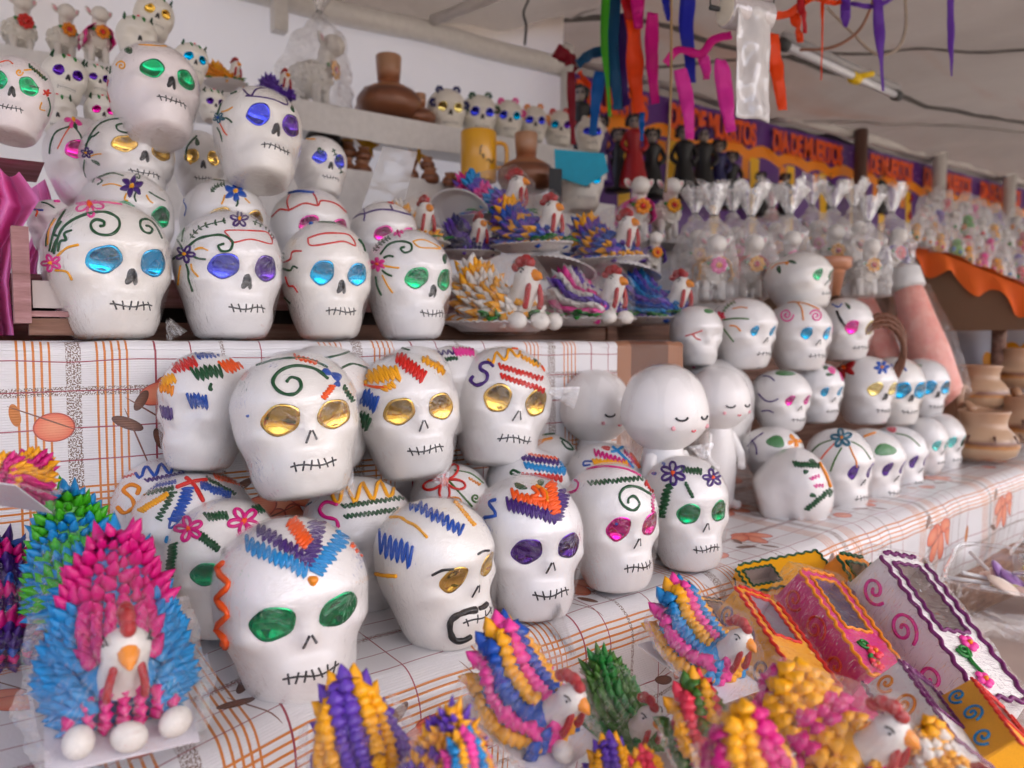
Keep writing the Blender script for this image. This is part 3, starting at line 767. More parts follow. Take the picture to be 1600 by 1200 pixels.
skull((120, 273, 185, 330), 1.21, 22, 12, 4, 'gold', 'heart', [('L', 'green', a5([(530, 960), (560, 860), (620, 780), (710, 745), (800, 755), (840, 800), (800, 830), (740, 815), (730, 785), (770, 775), (780, 795)]), 1.6), ('F', 'purple', 'yellow', (136, 239, 9, 5), 1.4), ('B', 'green', (150, 254, 9, 3, 30)), ('L', 'green', a5([(535, 910), (570, 860), (590, 850), (620, 825)]), 1.4), ('L', 'green', a5([(530, 1000), (525, 1060), (540, 1110)]), 1.3), ('L', 'yellow', a5([(560, 980), (600, 965), (635, 962)]), 1.1), ('B', 'green', (241, 205, 4, 7, -30))],
      'white sugar skull with gold foil eyes and green spiral, in the left pile', 2, eye_r=(.125, .1), group=G)
skull((65, 190, 183, 330), 1.26, 16, 10, -4, 'magenta', None, [('L', 'green', a5([(480, 780), (360, 820), (320, 890), (310, 960)]), 1.4), ('B', 'green', (117, 196, 4, 7, -30)), ('L', 'orange', a5([(440, 790), (400, 850), (360, 930)]), 1.), ('P', 'pink', 'yellow', (115, 187, 16, 5)), ('L', 'green', a5([(470, 800), (500, 840), (510, 870)]), 1.2)],
      'rosy sugar skull with magenta foil eye half hidden in the left pile', 3, tint=3, mouth=0, group=G)
skull((-32, 85, 80, 238), 1.12, -8, 14, 6, 'green', 'heart', [Z('green', A5, (180, 410), (290, 500), 8, 7, 1.3), ('S', 'yellow', (30, 113, 6, 1.3, 0, 1), 1.1), ('B', 'green', (51, 135, 11, 4, 10)), ('P', 'red', 'orange', (73, 145, 7, 5)), ('L', 'green', a5([(300, 610), (312, 670), (298, 725)]), 1.4), ('L', 'yellow', a5([(150, 440), (220, 440), (270, 490)]), 1.1), ('L', 'yellow', a5([(260, 640), (250, 680), (280, 690)]), 1.), ('L', 'orange', a5([(0, 390), (50, 380), (80, 400)]), 1.1), ('B', 'green', (7, 82, 5, 3, 0))],
      'rosy sugar skull with green foil eyes cut by the left picture edge', 0, tint=3, group=G)
skull((115, 272, 268, None), 1.16, 22, 4, 0, 'green', None, [('P', 'purple', 'yellow', (206, 291, 19, 6)), ('L', 'green', a5([(580, 1140), (600, 1110), (640, 1130), (610, 1155)]), 1.3), ('L', 'green', a5([(620, 1110), (700, 1085), (770, 1100)]), 1.8), ('S', 'green', (215, 277, 7, 1.3, 90, 1), 1.1), ('L', 'yellow', a5([(640, 1160), (700, 1150), (760, 1165)]), 1.1), ('L', 'green', c5([(850, 0), (840, 30), (850, 60)]), 1.3), ('L', 'yellow', c5([(790, 10), (780, 45), (800, 55)]), 1.3), ('L', 'yellow', c5([(915, 20), (930, 50), (955, 70)]), 1.3), ('L', 'green', c5([(930, 0), (980, 30), (1030, 55)]), 1.3), ('L', 'pink', a5([(500, 1130), (480, 1180), (475, 1200)]), 1.6)],
      'sugar skull with purple icing flower behind the leftmost upper-step skull', 1, mouth=0, group=G)
skull((280, 418, 280, None), 1.16, 22, 4, 0, 'gold', None, [('P', 'blue', 'yellow', (368, 299, 19, 6)), ('L', 'blue', c5([(1160, 20), (1150, 60), (1165, 95), (1155, 150)]), 1.2), ('L', 'yellow', c5([(1405, 20), (1395, 55), (1385, 75)]), 1.2), ('L', 'green', c5([(1480, 40), (1485, 70), (1475, 90)]), 1.5), ('L', 'green', a5([(1230, 1150), (1300, 1125), (1400, 1130)]), 1.4), ('N', 'green', a5([(1320, 1200), (1350, 1165), (1400, 1150)]), 3.5), ('L', 'yellow', c5([(1530, 40), (1545, 55), (1560, 70)]), 1.2), ('L', 'green', [(395, 300), (408, 310), (414, 322)], 1.2)],
      'sugar skull with blue icing flower and gold eyes, behind second upper-step skull', 2, mouth=0, group=G)
skull((420, 547, 294, None), 1.16, 24, 4, 0, 'magenta', None, [('L', 'red', c6([(100, 155), (150, 110), (210, 112), (300, 72), (385, 85), (410, 55), (500, 75), (570, 135)]), 1.3), ('L', 'red', c6([(210, 20), (195, 60), (208, 118)]), 1.3), ('L', 'red', c6([(350, 0), (375, 40), (385, 80)]), 1.2), ('L', 'blue', c6([(130, 40), (250, 0), (360, 5)]), 2.2)],
      'sugar skull with magenta eyes under red drip line, behind third upper-step skull', 3, mouth=0, group=G)
skull((455, 542, 213, 318), 1.24, 26, 10, 4, 'blue', 'heart', [('S', 'green', (500, 234, 5, 1.2, 0, 1), 1.2), ('N', 'green', a6([(480, 930), (510, 1000), (535, 1080)]), 3.2), ('L', 'yellow', a6([(300, 870), (370, 870)]), 1.2)],
      'sugar skull with blue foil eyes tucked right of the top skull', 0, group=G)
skull((545, 652, 316, None), 1.16, 24, 4, 0, 'magenta', None, [('L', 'purple', c6([(585, 190), (640, 145), (680, 135), (760, 112), (850, 115), (980, 150)]), 1.3), ('L', 'purple', c6([(672, 95), (680, 140), (675, 180)]), 1.2), ('L', 'purple', c6([(840, 85), (855, 115)]), 1.2), ('L', 'red', c6([(700, 75), (780, 60), (860, 75)]), 1.6)],
      'sugar skull with magenta eyes under purple drip line, behind fourth upper-step skull', 1, mouth=0, group=G)
skull((268, 352, 203, 318), 1.3, 10, 6, 0, 'gold', 'heart', [('L', 'green', a5([(1230, 850), (1170, 920), (1160, 1000)]), 1.2), ('B', 'green', (308, 222, 4, 7, -10)), ('B', 'yellow', (298, 252, 4, 5, 0))],
      'sugar skull with gold foil eyes in the gap between the two top piles', 2, group=G)
skull((42, 122, 312, None), 1.14, -10, 4, 0, None, None, [('L', 'green', c5([(260, 65), (300, 75), (340, 100)]), 1.5), ('L', 'pink', c5([(340, 60), (400, 65), (430, 85)]), 2.6), ('L', 'blue', c5([(200, 90), (215, 110), (270, 115)]), 1.6), ('L', 'orange', c5([(210, 100), (235, 120), (225, 150)]), 1.4)],
      'sugar skull peeping out behind the leftmost upper-step skull', 3, mouth=0, group=G)

# ---- lower step, front row
skull((330, 575, 808, 1108), .662, 12, 3, -3, 'green', 'v', [
    Z('purple', B6, (10, 905), (345, 1115), 36, 10, 2.6), Z('purple', B6, (385, 850), (335, 1140), 46, 10, 2.6), Z('cyan', B6, (-60, 1000), (320, 1170), 42, 11, 2.8), Z('cyan', B6, (560, 930), (365, 1180), 46, 10, 2.8), Z('orange', B6, (215, 850), (325, 1010), 40, 8, 3.2),
    ('B', 'gold', (489, 907, 9, 9, 40), .03), Wv('orange', (0, 0), (1400, 3520), (1390, 4060), 34, 3, 4.6), ('L', 'orange', k4(0, 900, [(1400, 380), (1395, 420), (1400, 455)]), 4), Wv('orange', (0, 0), (2200, 3400), (2290, 3480), 20, 3, 2.6)],
    'large white sugar skull with green foil eyes and purple-blue chevrons, frontmost on lower step', 0, slant=.25, eye_r=(.135, .12), group=G, mouth=7)
skull((583, 775, 778, 1018), .668, 42, 4, -6, 'gold', 'v', [
    Z('blue', B6, (960, 735), (1290, 920), 34, 10, 2.1), ('L', 'yellow', b6([(840, 835), (900, 835), (950, 865), (1000, 890), (1070, 960)]), 2.2), Z('blue', B6, (770, 990), (975, 1080), 62, 6, 2.4), Z('yellow', B6, (1240, 730), (1365, 885), 8, 10, 2.), ('L', 'yellow', b6([(750, 1185), (800, 1195), (880, 1200)]), 2.6),
    ('L', 'black', b6([(1100, 1195), (1160, 1165), (1235, 1155)]), 1.8), ('L', 'black', b6([(1385, 1065), (1420, 1045), (1455, 1040)]), 1.6),
    ('L', 'black', k4(400, 900, [(1375, 215), (1300, 228), (1225, 270), (1215, 340), (1240, 395), (1290, 400), (1340, 375)]), 4.5), ('L', 'black', k4(400, 900, [(1395, 205), (1420, 195), (1440, 175)]), 3.5)],
    'sugar skull with gold eyes and black iced beard and eyebrows, lower front row', 1, group=G, eye_r=(.115, .105), mouth=4, ticks=.03)
SF3 = skull((738, 912, 742, 972), .668, 24, 4, -2, 'violet', 'v', [
    Wv('blue', B6, (1500, 725), (1420, 940), 34, 2, 2.4), Z('orange', B7, (0, 690), (250, 770), 26, 8, 2.6), Z('orange', B7, (235, 620), (275, 810), 30, 7, 2.8), Z('purple', B7, (-30, 750), (275, 840), 36, 11, 2.2), Z('purple', B7, (330, 660), (270, 850), 36, 9, 2.1), ('B', 'green', (845, 754, 6, 6, 0)), ('B', 'green', (813, 760, 12, 5, 20)), ('L', 'orange', b7([(130, 650), (160, 690), (120, 720), (200, 720), (180, 660)]), 3.2), ('L', 'gold', b7([(150, 640), (210, 680), (220, 740)]), 3)],
    'sugar skull with dark violet foil eyes and orange-purple forehead fan, lower front row', 2, slant=.2, group=G)
skull((880, 1030, 722, 930), .675, 34, 5, -2, 'magenta', 'v', [
    ('L', 'magenta', b7([(800, 575), (700, 530), (550, 520), (400, 560), (320, 640), (345, 680), (400, 665), (415, 620), (380, 600), (362, 630)]), 1.8), Z('green', B7, (480, 622), (820, 590), 13, 13, 1.6), ('L', 'green', b7([(865, 690), (780, 645), (705, 650), (672, 705), (700, 765), (760, 790), (795, 750), (765, 705), (730, 715), (725, 745)]), 1.9), Z('red', B7, (840, 600), (900, 670), 26, 6, 2.), Z('magenta', B7, (880, 690), (878, 800), 8, 5, 1.3), ('B', 'blue', (963, 818, 4, 3, 0))],
    'sugar skull with magenta foil eyes and green forehead spiral, lower front row', 3, group=G, slant=.2)
SF5 = skull((1003, 1139, 710, 896), .685, 30, 5, -2, 'green', 'v', [
    ('F', 'purple', 'orange', (1052, 740, 20, 6), 1.9), ('F', 'purple', 'orange', (1113, 747, 15, 5), 1.8), Z('green', B7, (1060, 535), (1185, 550), 18, 6, 1.7), Z('green', B7, (985, 625), (930, 830), 24, 8, 1.8), Z('green', B7, (1085, 620), (1130, 710), 5, 5, 2.), ('L', 'coral', b7([(850, 470), (940, 442), (1045, 435)]), 1.2), ('B', 'blue', (1037, 725, 4, 3, 60)), ('B', 'blue', (1022, 740, 5, 3, 0)), ('B', 'green', (1113, 732, 4, 5, 0))],
    'sugar skull with green foil eyes and two purple outlined flowers, lower front row', 0, group=G)
# ---- lower step, rows behind
skull((256, 440, 778, None), .80, 8, 2, 0, 'green', None, [
    ('F', 'magenta', 'orange', (296, 827, 22, 5), 2.6), ('F', 'magenta', 'orange', (381, 815, 25, 5), 2.6), Z('green', B5, (1290, 835), (1420, 820), 24, 6, 2.1), Z('green', B5, (1250, 945), (1365, 1035), 20, 7, 2.2), Z('green', B5, (1085, 1000), (1062, 1200), 24, 9, 2.2), Z('green', B5, (1590, 790), (1680, 770), 24, 5, 2.2), ('F', 'magenta', 'orange', (441, 797, 22, 5), 2.4), ('L', 'cyan', b5([(1060, 930), (1050, 960), (1045, 990)]), 3)],
    'sugar skull with outlined magenta flowers behind the frontmost skull', 1, mouth=0, group=G)
skull((172, 345, 714, None), .93, 0, 0, 0, None, None, [Wv('blue', B5, (850, 560), (1215, 505), 34, 4, 2.3), Z('purple', B5, (910, 605), (1150, 560), 10, 9, 1.6), ('L', 'gold', b5([(860, 690), (870, 650), (820, 632), (775, 665), (830, 720), (835, 770), (780, 805), (738, 770)]), 2.8), Z('red', B5, (760, 590), (850, 560), 6, 4, 1.3)],
    'sugar skull with yellow S scroll and blue wave by the hanging oilcloth', 2, mouth=0, group=G)
skull((202, 400, 738, None), .86, -20, 0, 0, None, None, [('L', 'red', b5([(1105, 648), (1200, 615), (1290, 602)]), 3.4), ('L', 'red', b5([(1165, 590), (1210, 630), (1235, 670), (1270, 735)]), 3.2), Z('green', B5, (890, 690), (1085, 650), 12, 8, 1.8), Z('yellow', B5, (880, 795), (1050, 690), 14, 11, 2.3), Z('green', B5, (1085, 675), (990, 850), 18, 7, 1.8), Z('blue', B5, (1185, 650), (1095, 860), 34, 9, 2.2), Z('blue', B5, (1255, 630), (1440, 700), 22, 10, 1.8), Z('green', B5, (1290, 590), (1470, 690), 8, 10, 1.8), Z('orange', B5, (1340, 580), (1500, 620), 14, 9, 1.8), ('L', 'blue', b5([(1090, 790), (1060, 900), (1140, 850)]), 2), Z('blue', B5, (930, 650), (1100, 610), 10, 9, 1.4), ('L', 'red', b5([(840, 750), (820, 830), (800, 900)]), 3)],
    'sugar skull with red cross and rows of zigzags, left on the lower step', 3, mouth=0, group=G)
skull((470, 648, 744, None), .82, 14, 0, 0, None, None, [Wv('yellow', B6, (480, 700), (910, 650), 52, 4, 2.8), Z('green', B6, (540, 765), (925, 710), 12, 14, 1.7), Z('green', B6, (555, 830), (890, 785), 12, 13, 1.7), ('L', 'magenta', b6([(510, 755), (440, 740), (400, 785), (430, 830), (500, 850), (515, 895)]), 2.6), ('L', 'teal', b6([(290, 800), (320, 760), (350, 740)]), 1.5), ('L', 'magenta', b6([(920, 660), (960, 690), (970, 720)]), 2.4)],
    'sugar skull with yellow wave and green zigzag lines between the front skulls', 0, mouth=0, group=G)
skull((640, 768, 724, None), .86, 10, 0, 0, None, None, [('F', 'red', 'orange', (694, 752, 34, 5), 1.8), ('L', 'grass', b6([(1200, 600), (1290, 700), (1350, 765)]), 1.4), ('S', 'grass', (743, 778, 8, 1.4, 0, 1), 1.4), ('L', 'gold', b6([(1210, 710), (1270, 715), (1280, 760), (1230, 750)]), 1.4), Z('gold', B6, (1330, 590), (1400, 630), 6, 4, 1.2), ('L', 'grass', b6([(1240, 540), (1340, 560), (1420, 620)]), 1.2)],
    'sugar skull with large red outlined flower behind the bearded skull', 1, mouth=0, group=G)
skull((758, 892, 698, None), .82, 18, 0, 0, None, None, [Z('purple', B7, (60, 460), (290, 495), 16, 9, 1.8), Z('cyan', B7, (80, 510), (330, 550), 18, 10, 2.), Z('red', B7, (70, 575), (310, 590), 18, 9, 2.), ('L', 'green', b7([(50, 560), (10, 540), (-5, 560), (40, 580), (20, 600), (-10, 590)]), 1.8), Z('orange', B7, (100, 440), (290, 470), 8, 8, 1.4), Z('cyan', B7, (290, 460), (330, 540), 12, 5, 1.6)],
    'sugar skull with purple, cyan and red zigzag stripes behind the violet-eyed skull', 2, mouth=0, group=G)
skull((884, 1006, 692, None), .82, 20, 0, 0, None, None, [Z('magenta', B7, (515, 430), (745, 505), 18, 9, 1.6), Z('yellow', B7, (510, 490), (720, 505), 20, 9, 1.9), ('L', 'cyan', b7([(630, 395), (690, 450), (755, 525)]), 2.2), ('L', 'cyan', b7([(690, 395), (650, 420), (620, 425)]), 2), ('B', 'red', (947, 700, 8, 4, 10)), Z('orange', B7, (740, 430), (800, 520), 14, 6, 2.), ('L', 'blue', b7([(510, 485), (455, 485), (450, 510), (490, 505)]), 1.4), Z('magenta', B7, (700, 420), (780, 500), 8, 6, 1.3)],
    'sugar skull with cyan cross and yellow zigzags behind the magenta-eyed skull', 3, mouth=0, group=G)
skull((800, 906, 676, None), .93, 10, 0, 0, None, None, [('L', 'gold', b7([(90, 385), (160, 360), (250, 340)]), 2), ('L', 'gold', b7([(95, 400), (150, 390), (200, 350)]), 1.8), ('L', 'green', b7([(300, 340), (350, 370), (380, 410), (340, 400), (310, 360)]), 1.5), ('L', 'green', b7([(190, 320), (280, 315), (350, 345)]), 1.6)],
    'sugar skull with yellow leaf strokes below the right gold-eyed skull', 0, mouth=0, group=G)
# ---- lower step, second layer
ST1 = skull((358, 560, 550, 783), .785, 12, 8, -4, 'gold', 'v', [
    ('L', 'green', [(402, 571), (428, 563), (455, 560), (485, 563), (511, 574)], 2.), ('L', 'green', [(512, 592), (492, 577), (462, 572), (438, 580), (427, 595), (432, 608), (445, 616), (460, 616), (470, 606), (467, 594), (455, 590), (448, 597)], 2.4),
    ('B', 'blue', (510, 581, 9, 6, 20)), ('B', 'blue', (526, 588, 10, 7, 30)), ('B', 'blue', (527, 600, 6, 5, 0)), Z('orange', (0, 0), (2080, 2412), (2020, 2490), 14, 5, 2.), Z('green', (0, 0), (2145, 2420), (2205, 2510), 12, 5, 1.8), Z('orange', (0, 0), (1840, 2230), (1980, 2270), 12, 5, 1.8), ('B', 'blue', (387, 650, 2.5, 2.5, 0))],
    'large sugar skull with gold foil eyes and green forehead spiral, left of second layer', 1, slant=.1, eye_r=(.14, .12), group=G, mouth=6)
ST2 = skull((555, 718, 552, 752), .84, 16, 8, -5, 'gold', 'v', [
    Z('yellow', (0, 0), (2230, 2370), (2490, 2330), 44, 8, 2.6), Z('red', (0, 0), (2480, 2230), (2650, 2360), 36, 8, 2.4), Z('yellow', (0, 0), (2640, 2230), (2780, 2320), 26, 6, 2.2), Z('blue', B6, (640, 55), (755, 130), 44, 6, 2.), Z('green', B6, (635, 200), (710, 250), 44, 4, 2.2), ('L', 'orange', [(556, 596), (580, 604), (606, 606)], 2.), Z('yellow', (0, 0), (2400, 2440), (2460, 2400), 20, 3, 2.)],
    'sugar skull with gold foil eyes and red and yellow scribbles, middle of second layer', 2, slant=.1, group=G, eye_r=(.135, .125))
ST3 = skull((706, 862, 542, 732), .86, 20, 8, 8, 'gold', 'v', [
    ('L', 'purple', [(771, 573), (764, 567), (753, 569), (751, 577), (761, 584), (760, 595), (746, 602), (736, 595), (740, 588)], 2.4), Wv('yellow', (0, 0), (3050, 2250), (3290, 2190), 30, 3, 2.), Z('red', (0, 0), (3120, 2290), (3390, 2370), 14, 11, 1.7), Z('red', (0, 0), (3130, 2350), (3400, 2440), 14, 11, 1.7), ('L', 'orange', [(800, 545), (830, 552), (850, 580)], 2.), ('B', 'green', (838, 566, 3.5, 9, -30)), Z('yellow', (0, 0), (3260, 2230), (3370, 2290), 12, 5, 1.6)],
    'sugar skull with gold foil eyes and purple S scroll, right of second layer', 3, slant=.1, group=G, eye_r=(.13, .13), mouth=6)
skull((245, 400, 547, 740), .88, -45, 6, 0, None, None, [Z('red', C5, (1070, 1110), (1225, 1060), 36, 6, 1.9), Z('blue', C5, (1225, 1020), (1390, 1000), 28, 7, 1.8), Z('green', C5, (1210, 1140), (1385, 1120), 40, 6, 2.), Z('orange', C5, (1390, 1100), (1575, 1050), 38, 8, 2.2), Z('yellow', C5, (1010, 1190), (1095, 1165), 30, 4, 2.2), Z('gold', B5, (1000, 15), (1085, 40), 26, 4, 2.2), Z('purple', B5, (1010, 170), (1075, 185), 34, 4, 2.2), Z('blue', B5, (1180, 100), (1295, 110), 42, 5, 2.), ('L', 'green', b5([(1320, 0), (1310, 30), (1325, 35)]), 2.4)],
    'sugar skull with coloured scribble patches turned away, leftmost of second layer', 0, mouth=0, group=G)
skull((425, 590, 540, None), .895, 10, 0, 0, None, None, [('L', 'green', c6([(430, 1040), (520, 1020), (640, 985), (740, 1000)]), 1.6), ('P', 'purple', 'gold', (578, 563, 10, 5)), ('L', 'green', c6([(520, 1110), (600, 1075), (690, 1100)]), 1.6), Z('purple', C6, (0, 1040), (90, 1020), 16, 4, 1.4)],
    'sugar skull showing only a green-lined crown behind the gold-eyed skulls', 2, mouth=0, group=G)
skull((590, 710, 541, None), .90, 10, 0, 0, None, None, [('L', 'green', c6([(780, 1000), (860, 970), (960, 990)]), 1.6), ('L', 'red', c6([(770, 1010), (820, 1010), (870, 1025)]), 1.8)],
    'sugar skull showing only a red-dabbed crown under the upper step edge', 3, mouth=0, group=G)
skull((655, 770, 540, None), .905, 10, 0, 0, None, None, [Z('purple', C6, (1050, 1020), (1240, 1000), 14, 6, 1.3), Z('green', C6, (1130, 1050), (1260, 1040), 10, 7, 1.3), Z('pink', C6, (1240, 1000), (1360, 1000), 24, 6, 1.8)],
    'sugar skull showing only a pink-scribbled crown under the upper step edge', 0, mouth=0, group=G)

def wrap_tail(px, py, d, w, h, rot, owner):
    """crumpled gathered end of the plastic wrap"""
    c = at(px, py, d); rt = Matrix.Rotation(R_(rot), 3, CF)
    def fn(i, j):
        spread = .25 + .75 * j; x = (i - .5) * w * spread; y = -h * j
        n_ = noise.noise((i * 9 + px, j * 5, 1)) * .35 + (.22 if int(i * 14) % 2 else -.22)
        return c + rt @ (CR * (x * d / FPX) + CU * ((y + 4 * noise.noise((i * 7, j * 3, px))) * d / FPX) - CF * (n_ * w * .45 * d / FPX))
    o = grid_obj('wrapper_end', 14, 8, fn, FILM2); M = owner.root.matrix_world.copy()
    o.data.transform(owner.M.inverted()); o.parent = owner.root
wrap_tail(262, 500, .93, 34, 30, -30, SA1); wrap_tail(548, 735, .80, 34, 40, 15, ST1); wrap_tail(858, 610, .98, 40, 46, -75, ST3)
wrap_tail(868, 935, .80, 40, 90, -8, SF3); wrap_tail(1100, 716, .97, 44, 22, 170, SF5); wrap_tail(700, 735, .90, 30, 26, 30, ST2)
# ---- right hand stack on the lower step
GR = 'sugar skulls stacked on the right'
def rs(bbox, Y, yaw, eyes, decos, label, **k):
    k.setdefault('eye_r', (.10, .10)); k.setdefault('group', GR); k.setdefault('nose_', 'v'); k.setdefault('mouth', 5)
    return skull(bbox, Y, yaw, k.pop('pitch', 0), k.pop('roll', 0), eyes, decos=decos, label=label, **k)
rs((1255, 1367, 668, 806), .80, 52, 'violet', [('F', 'teal', 'gold', (1315, 685, 16, 5), 2.), ('L', 'orange', b8([(420, 370), (370, 420), (330, 470)]), 1.2), ('L', 'grass', b8([(460, 400), (420, 470), (390, 545)]), 1.3), ('L', 'gold', b8([(510, 390), (530, 440), (550, 480), (555, 520)]), 1.2), ('L', 'grass', b8([(520, 360), (590, 400), (640, 470)]), 1.1), ('L', 'grass', b8([(400, 350), (320, 380), (260, 440)]), 1.2)],
   'sugar skull with violet eye and blue-green outlined flower on its crown, right stack front', eye_r=(.08, .11))
rs((1300, 1417, 670, 794), .82, 58, 'violet', [('B', 'leaf', (1383, 703, 20, 11, 0)), ('B', 'coral', (1413, 697, 8, 12, -30)), ('L', 'gold', b8([(600, 330), (640, 315), (670, 305)]), 1.8)],
   'sugar skull with one big green icing disc and violet eye, right stack front', eye_r=(.08, .11))
rs((1348, 1452, 666, 776), .86, 62, 'violet', [('L', 'grass', b8([(800, 310), (880, 330), (950, 390)]), 1.2), ('B', 'coral', (1393, 671, 9, 5, 10))],
   'small sugar skull with violet eye behind the green-disc skull, right stack', eye_r=(.09, .11))
rs((1402, 1483, 653, 740), .88, 60, 'aqua', [], 'mini sugar skull with pale aqua eye near the striped jugs', eye_r=(.11, .12), mouth=4)
rs((1425, 1510, 646, 736), .90, 56, 'aqua', [], 'mini sugar skull with mint eye nearest the striped jugs', eye_r=(.11, .12), mouth=4)
rs((1175, 1303, 712, 815), .79, 100, None, [Z('green', B8, (160, 500), (320, 512), 14, 9, 1.8), Z('green', B8, (240, 785), (390, 660), 14, 10, 1.8), ('L', 'gold', b8([(320, 495), (360, 570), (385, 640)]), 3.4), Z('pink', B8, (265, 595), (320, 570), 10, 3, 1.2), Z('pink', B8, (290, 640), (345, 630), 10, 3, 1.2), ('B', 'green', (1259, 737, 5, 4, 0)), ('B', 'green', (1270, 774, 6, 4, 10)), ('B', 'green', (1270, 721, 8, 4, 25)), ('B', 'green', (1298, 770, 4, 8, 20))],
   'sugar skull lying on its side showing its bare round back, right stack front', mouth=0, nose_=None, pitch=-75, roll=0)
rs((1160, 1256, 668, 755), .86, 40, None, [('B', 'leaf', (1212, 690, 16, 11, 5)), ('L', 'purple', b7([(1570, 305), (1520, 340), (1470, 390)]), 1.2), ('L', 'purple', b7([(1500, 350), (1525, 390), (1530, 440)]), 1.2), ('P', 'gold', 'gold', (1243, 688, 14, 5)), ('B', 'green', (1238, 711, 7, 3, 0))],
   'sugar skull with green icing disc and purple cracks beside the white figurines', mouth=0, nose_=None)
rs((1170, 1269, 578, 676), .90, 45, 'magenta', [('L', 'purple', b8([(-60, 60), (-20, 100), (20, 110), (65, 92)]), 1.2), ('L', 'purple', b8([(-40, 170), (0, 165), (35, 178)]), 1.2), ('B', 'leaf', (1226, 583, 18, 5, 3)), ('L', 'purple', c8([(-30, 1150), (10, 1155), (40, 1180)]), 1.2)],
   'sugar skull with magenta eye and purple cracks, second layer of right stack', eye_r=(.08, .10))
rs((1226, 1320, 566, 662), .92, 48, 'cyan', [('B', 'pink', (1300, 578, 8, 6, 40)), ('B', 'green', (1290, 574, 5, 4, 0)), ('B', 'green', (1296, 585, 7, 3, 0)), ('L', 'pink', c8([(400, 1080), (440, 1120), (465, 1180)]), 1.4)],
   'sugar skull with small cyan eye, second layer of right stack', eye_r=(.08, .09))
rs((1300, 1403, 556, 664), .92, 45, 'pale', [('P', 'dkred', 'orange', (1318, 574, 20, 6)), ('P', 'blue', 'gold', (1378, 574, 13, 6))],
   'sugar skull with pale gold eye and blue and red flowers, right stack', eye_r=(.13, .12), nose_='heart')
rs((1346, 1447, 558, 666), .93, 38, 'cyan', [('L', 'blue', [(1400, 566), (1410, 572), (1416, 580)], 1.4), ('P', 'blue', 'gold', (1390, 576, 9, 5))],
   'sugar skull with round cyan foil eyes, second from right in second layer', eye_r=(.17, .15), nose_='heart')
rs((1394, 1485, 560, 655), .95, 40, 'cyan', [('L', 'grass', c8([(830, 1110), (880, 1085), (940, 1080)]), 1.3), ('L', 'grass', c8([(840, 1120), (900, 1095), (960, 1085)]), 1.3)],
   'sugar skull with cyan foil eyes and green parallel strokes, right end of second layer', eye_r=(.15, .14), nose_='heart')
rs((1195, 1301, 470, 580), .93, 40, 'cyan', [('S', 'pink', (1229, 492, 11, 1.8, 0, 1), 1.2), ('S', 'pink', (1275, 494, 10, 1.8, 200, 1), 1.2), ('L', 'gold', c8([(180, 690), (210, 730), (220, 800)]), 1.2), ('L', 'gold', c8([(100, 700), (160, 690), (240, 700), (320, 735)]), 1.3)],
   'sugar skull with cyan eyes and twin pink spirals on its forehead', eye_r=(.09, .10))
rs((1268, 1367, 466, 565), .96, 42, ('magenta', 'pale'), [('L', 'black', c8([(430, 745), (450, 790), (480, 835)]), 2.), ('L', 'blue', c8([(400, 700), (440, 720), (460, 700)]), 1.3), ('B', 'green', (1325, 478, 7, 3, 50))],
   'sugar skull with one magenta and one pale gold eye, right stack top', eye_r=(.12, .13), nose_=None)
rs((1193, 1302, 405, 478), .985, 62, 'green', [('B', 'green', (1217, 421, 4, 7, -10)), ('B', 'green', (1238, 409, 8, 3, 15)), ('L', 'gold', c8([(20, 480), (60, 450), (130, 440)]), 1.2), ('B', 'gold', (1229, 411, 4, 3, 0))],
   'sugar skull in profile with green eye crowning the right stack', eye_r=(.09, .11), pitch=8)
rs((1106, 1216, 466, 577), .95, 48, 'cyan', [('P', 'coral', 'orange', (1125, 494, 9, 6)), ('L', 'grass', c7([(1320, 800), (1400, 790), (1480, 795)]), 1.3), ('L', 'gold', c7([(1360, 835), (1400, 840), (1430, 870)]), 1.3), ('L', 'grass', c7([(1320, 850), (1350, 890), (1385, 935)]), 1.2), ('N', 'grass', c7([(1310, 770), (1340, 720), (1390, 685)]), 3), ('L', 'gold', c7([(1380, 730), (1430, 720), (1470, 725)]), 1.)],
   'sugar skull with small cyan eye and red flower left of the pink-spiral skull', eye_r=(.07, .08))
rs((1046, 1130, 478, 572), .97, 30, None, [('L', 'red', c7([(1085, 900), (1120, 890), (1190, 865)]), 1.1), ('L', 'red', c7([(1130, 890), (1150, 915), (1180, 925)]), 1.1), ('B', 'leaf', (1108, 486, 10, 4, 5))],
   'bare sugar skull with a red crack line at the end of the upper step', mouth=0, nose_=None)
rs((1035, 1180, 560, None), .99, 30, None, [('P', 'pink', 'magenta', (1085, 567, 10, 5)), ('B', 'green', (1063, 570, 11, 4, -10))], 'sugar skull showing a pink-flowered crown behind the white figurines', mouth=0, nose_=None)

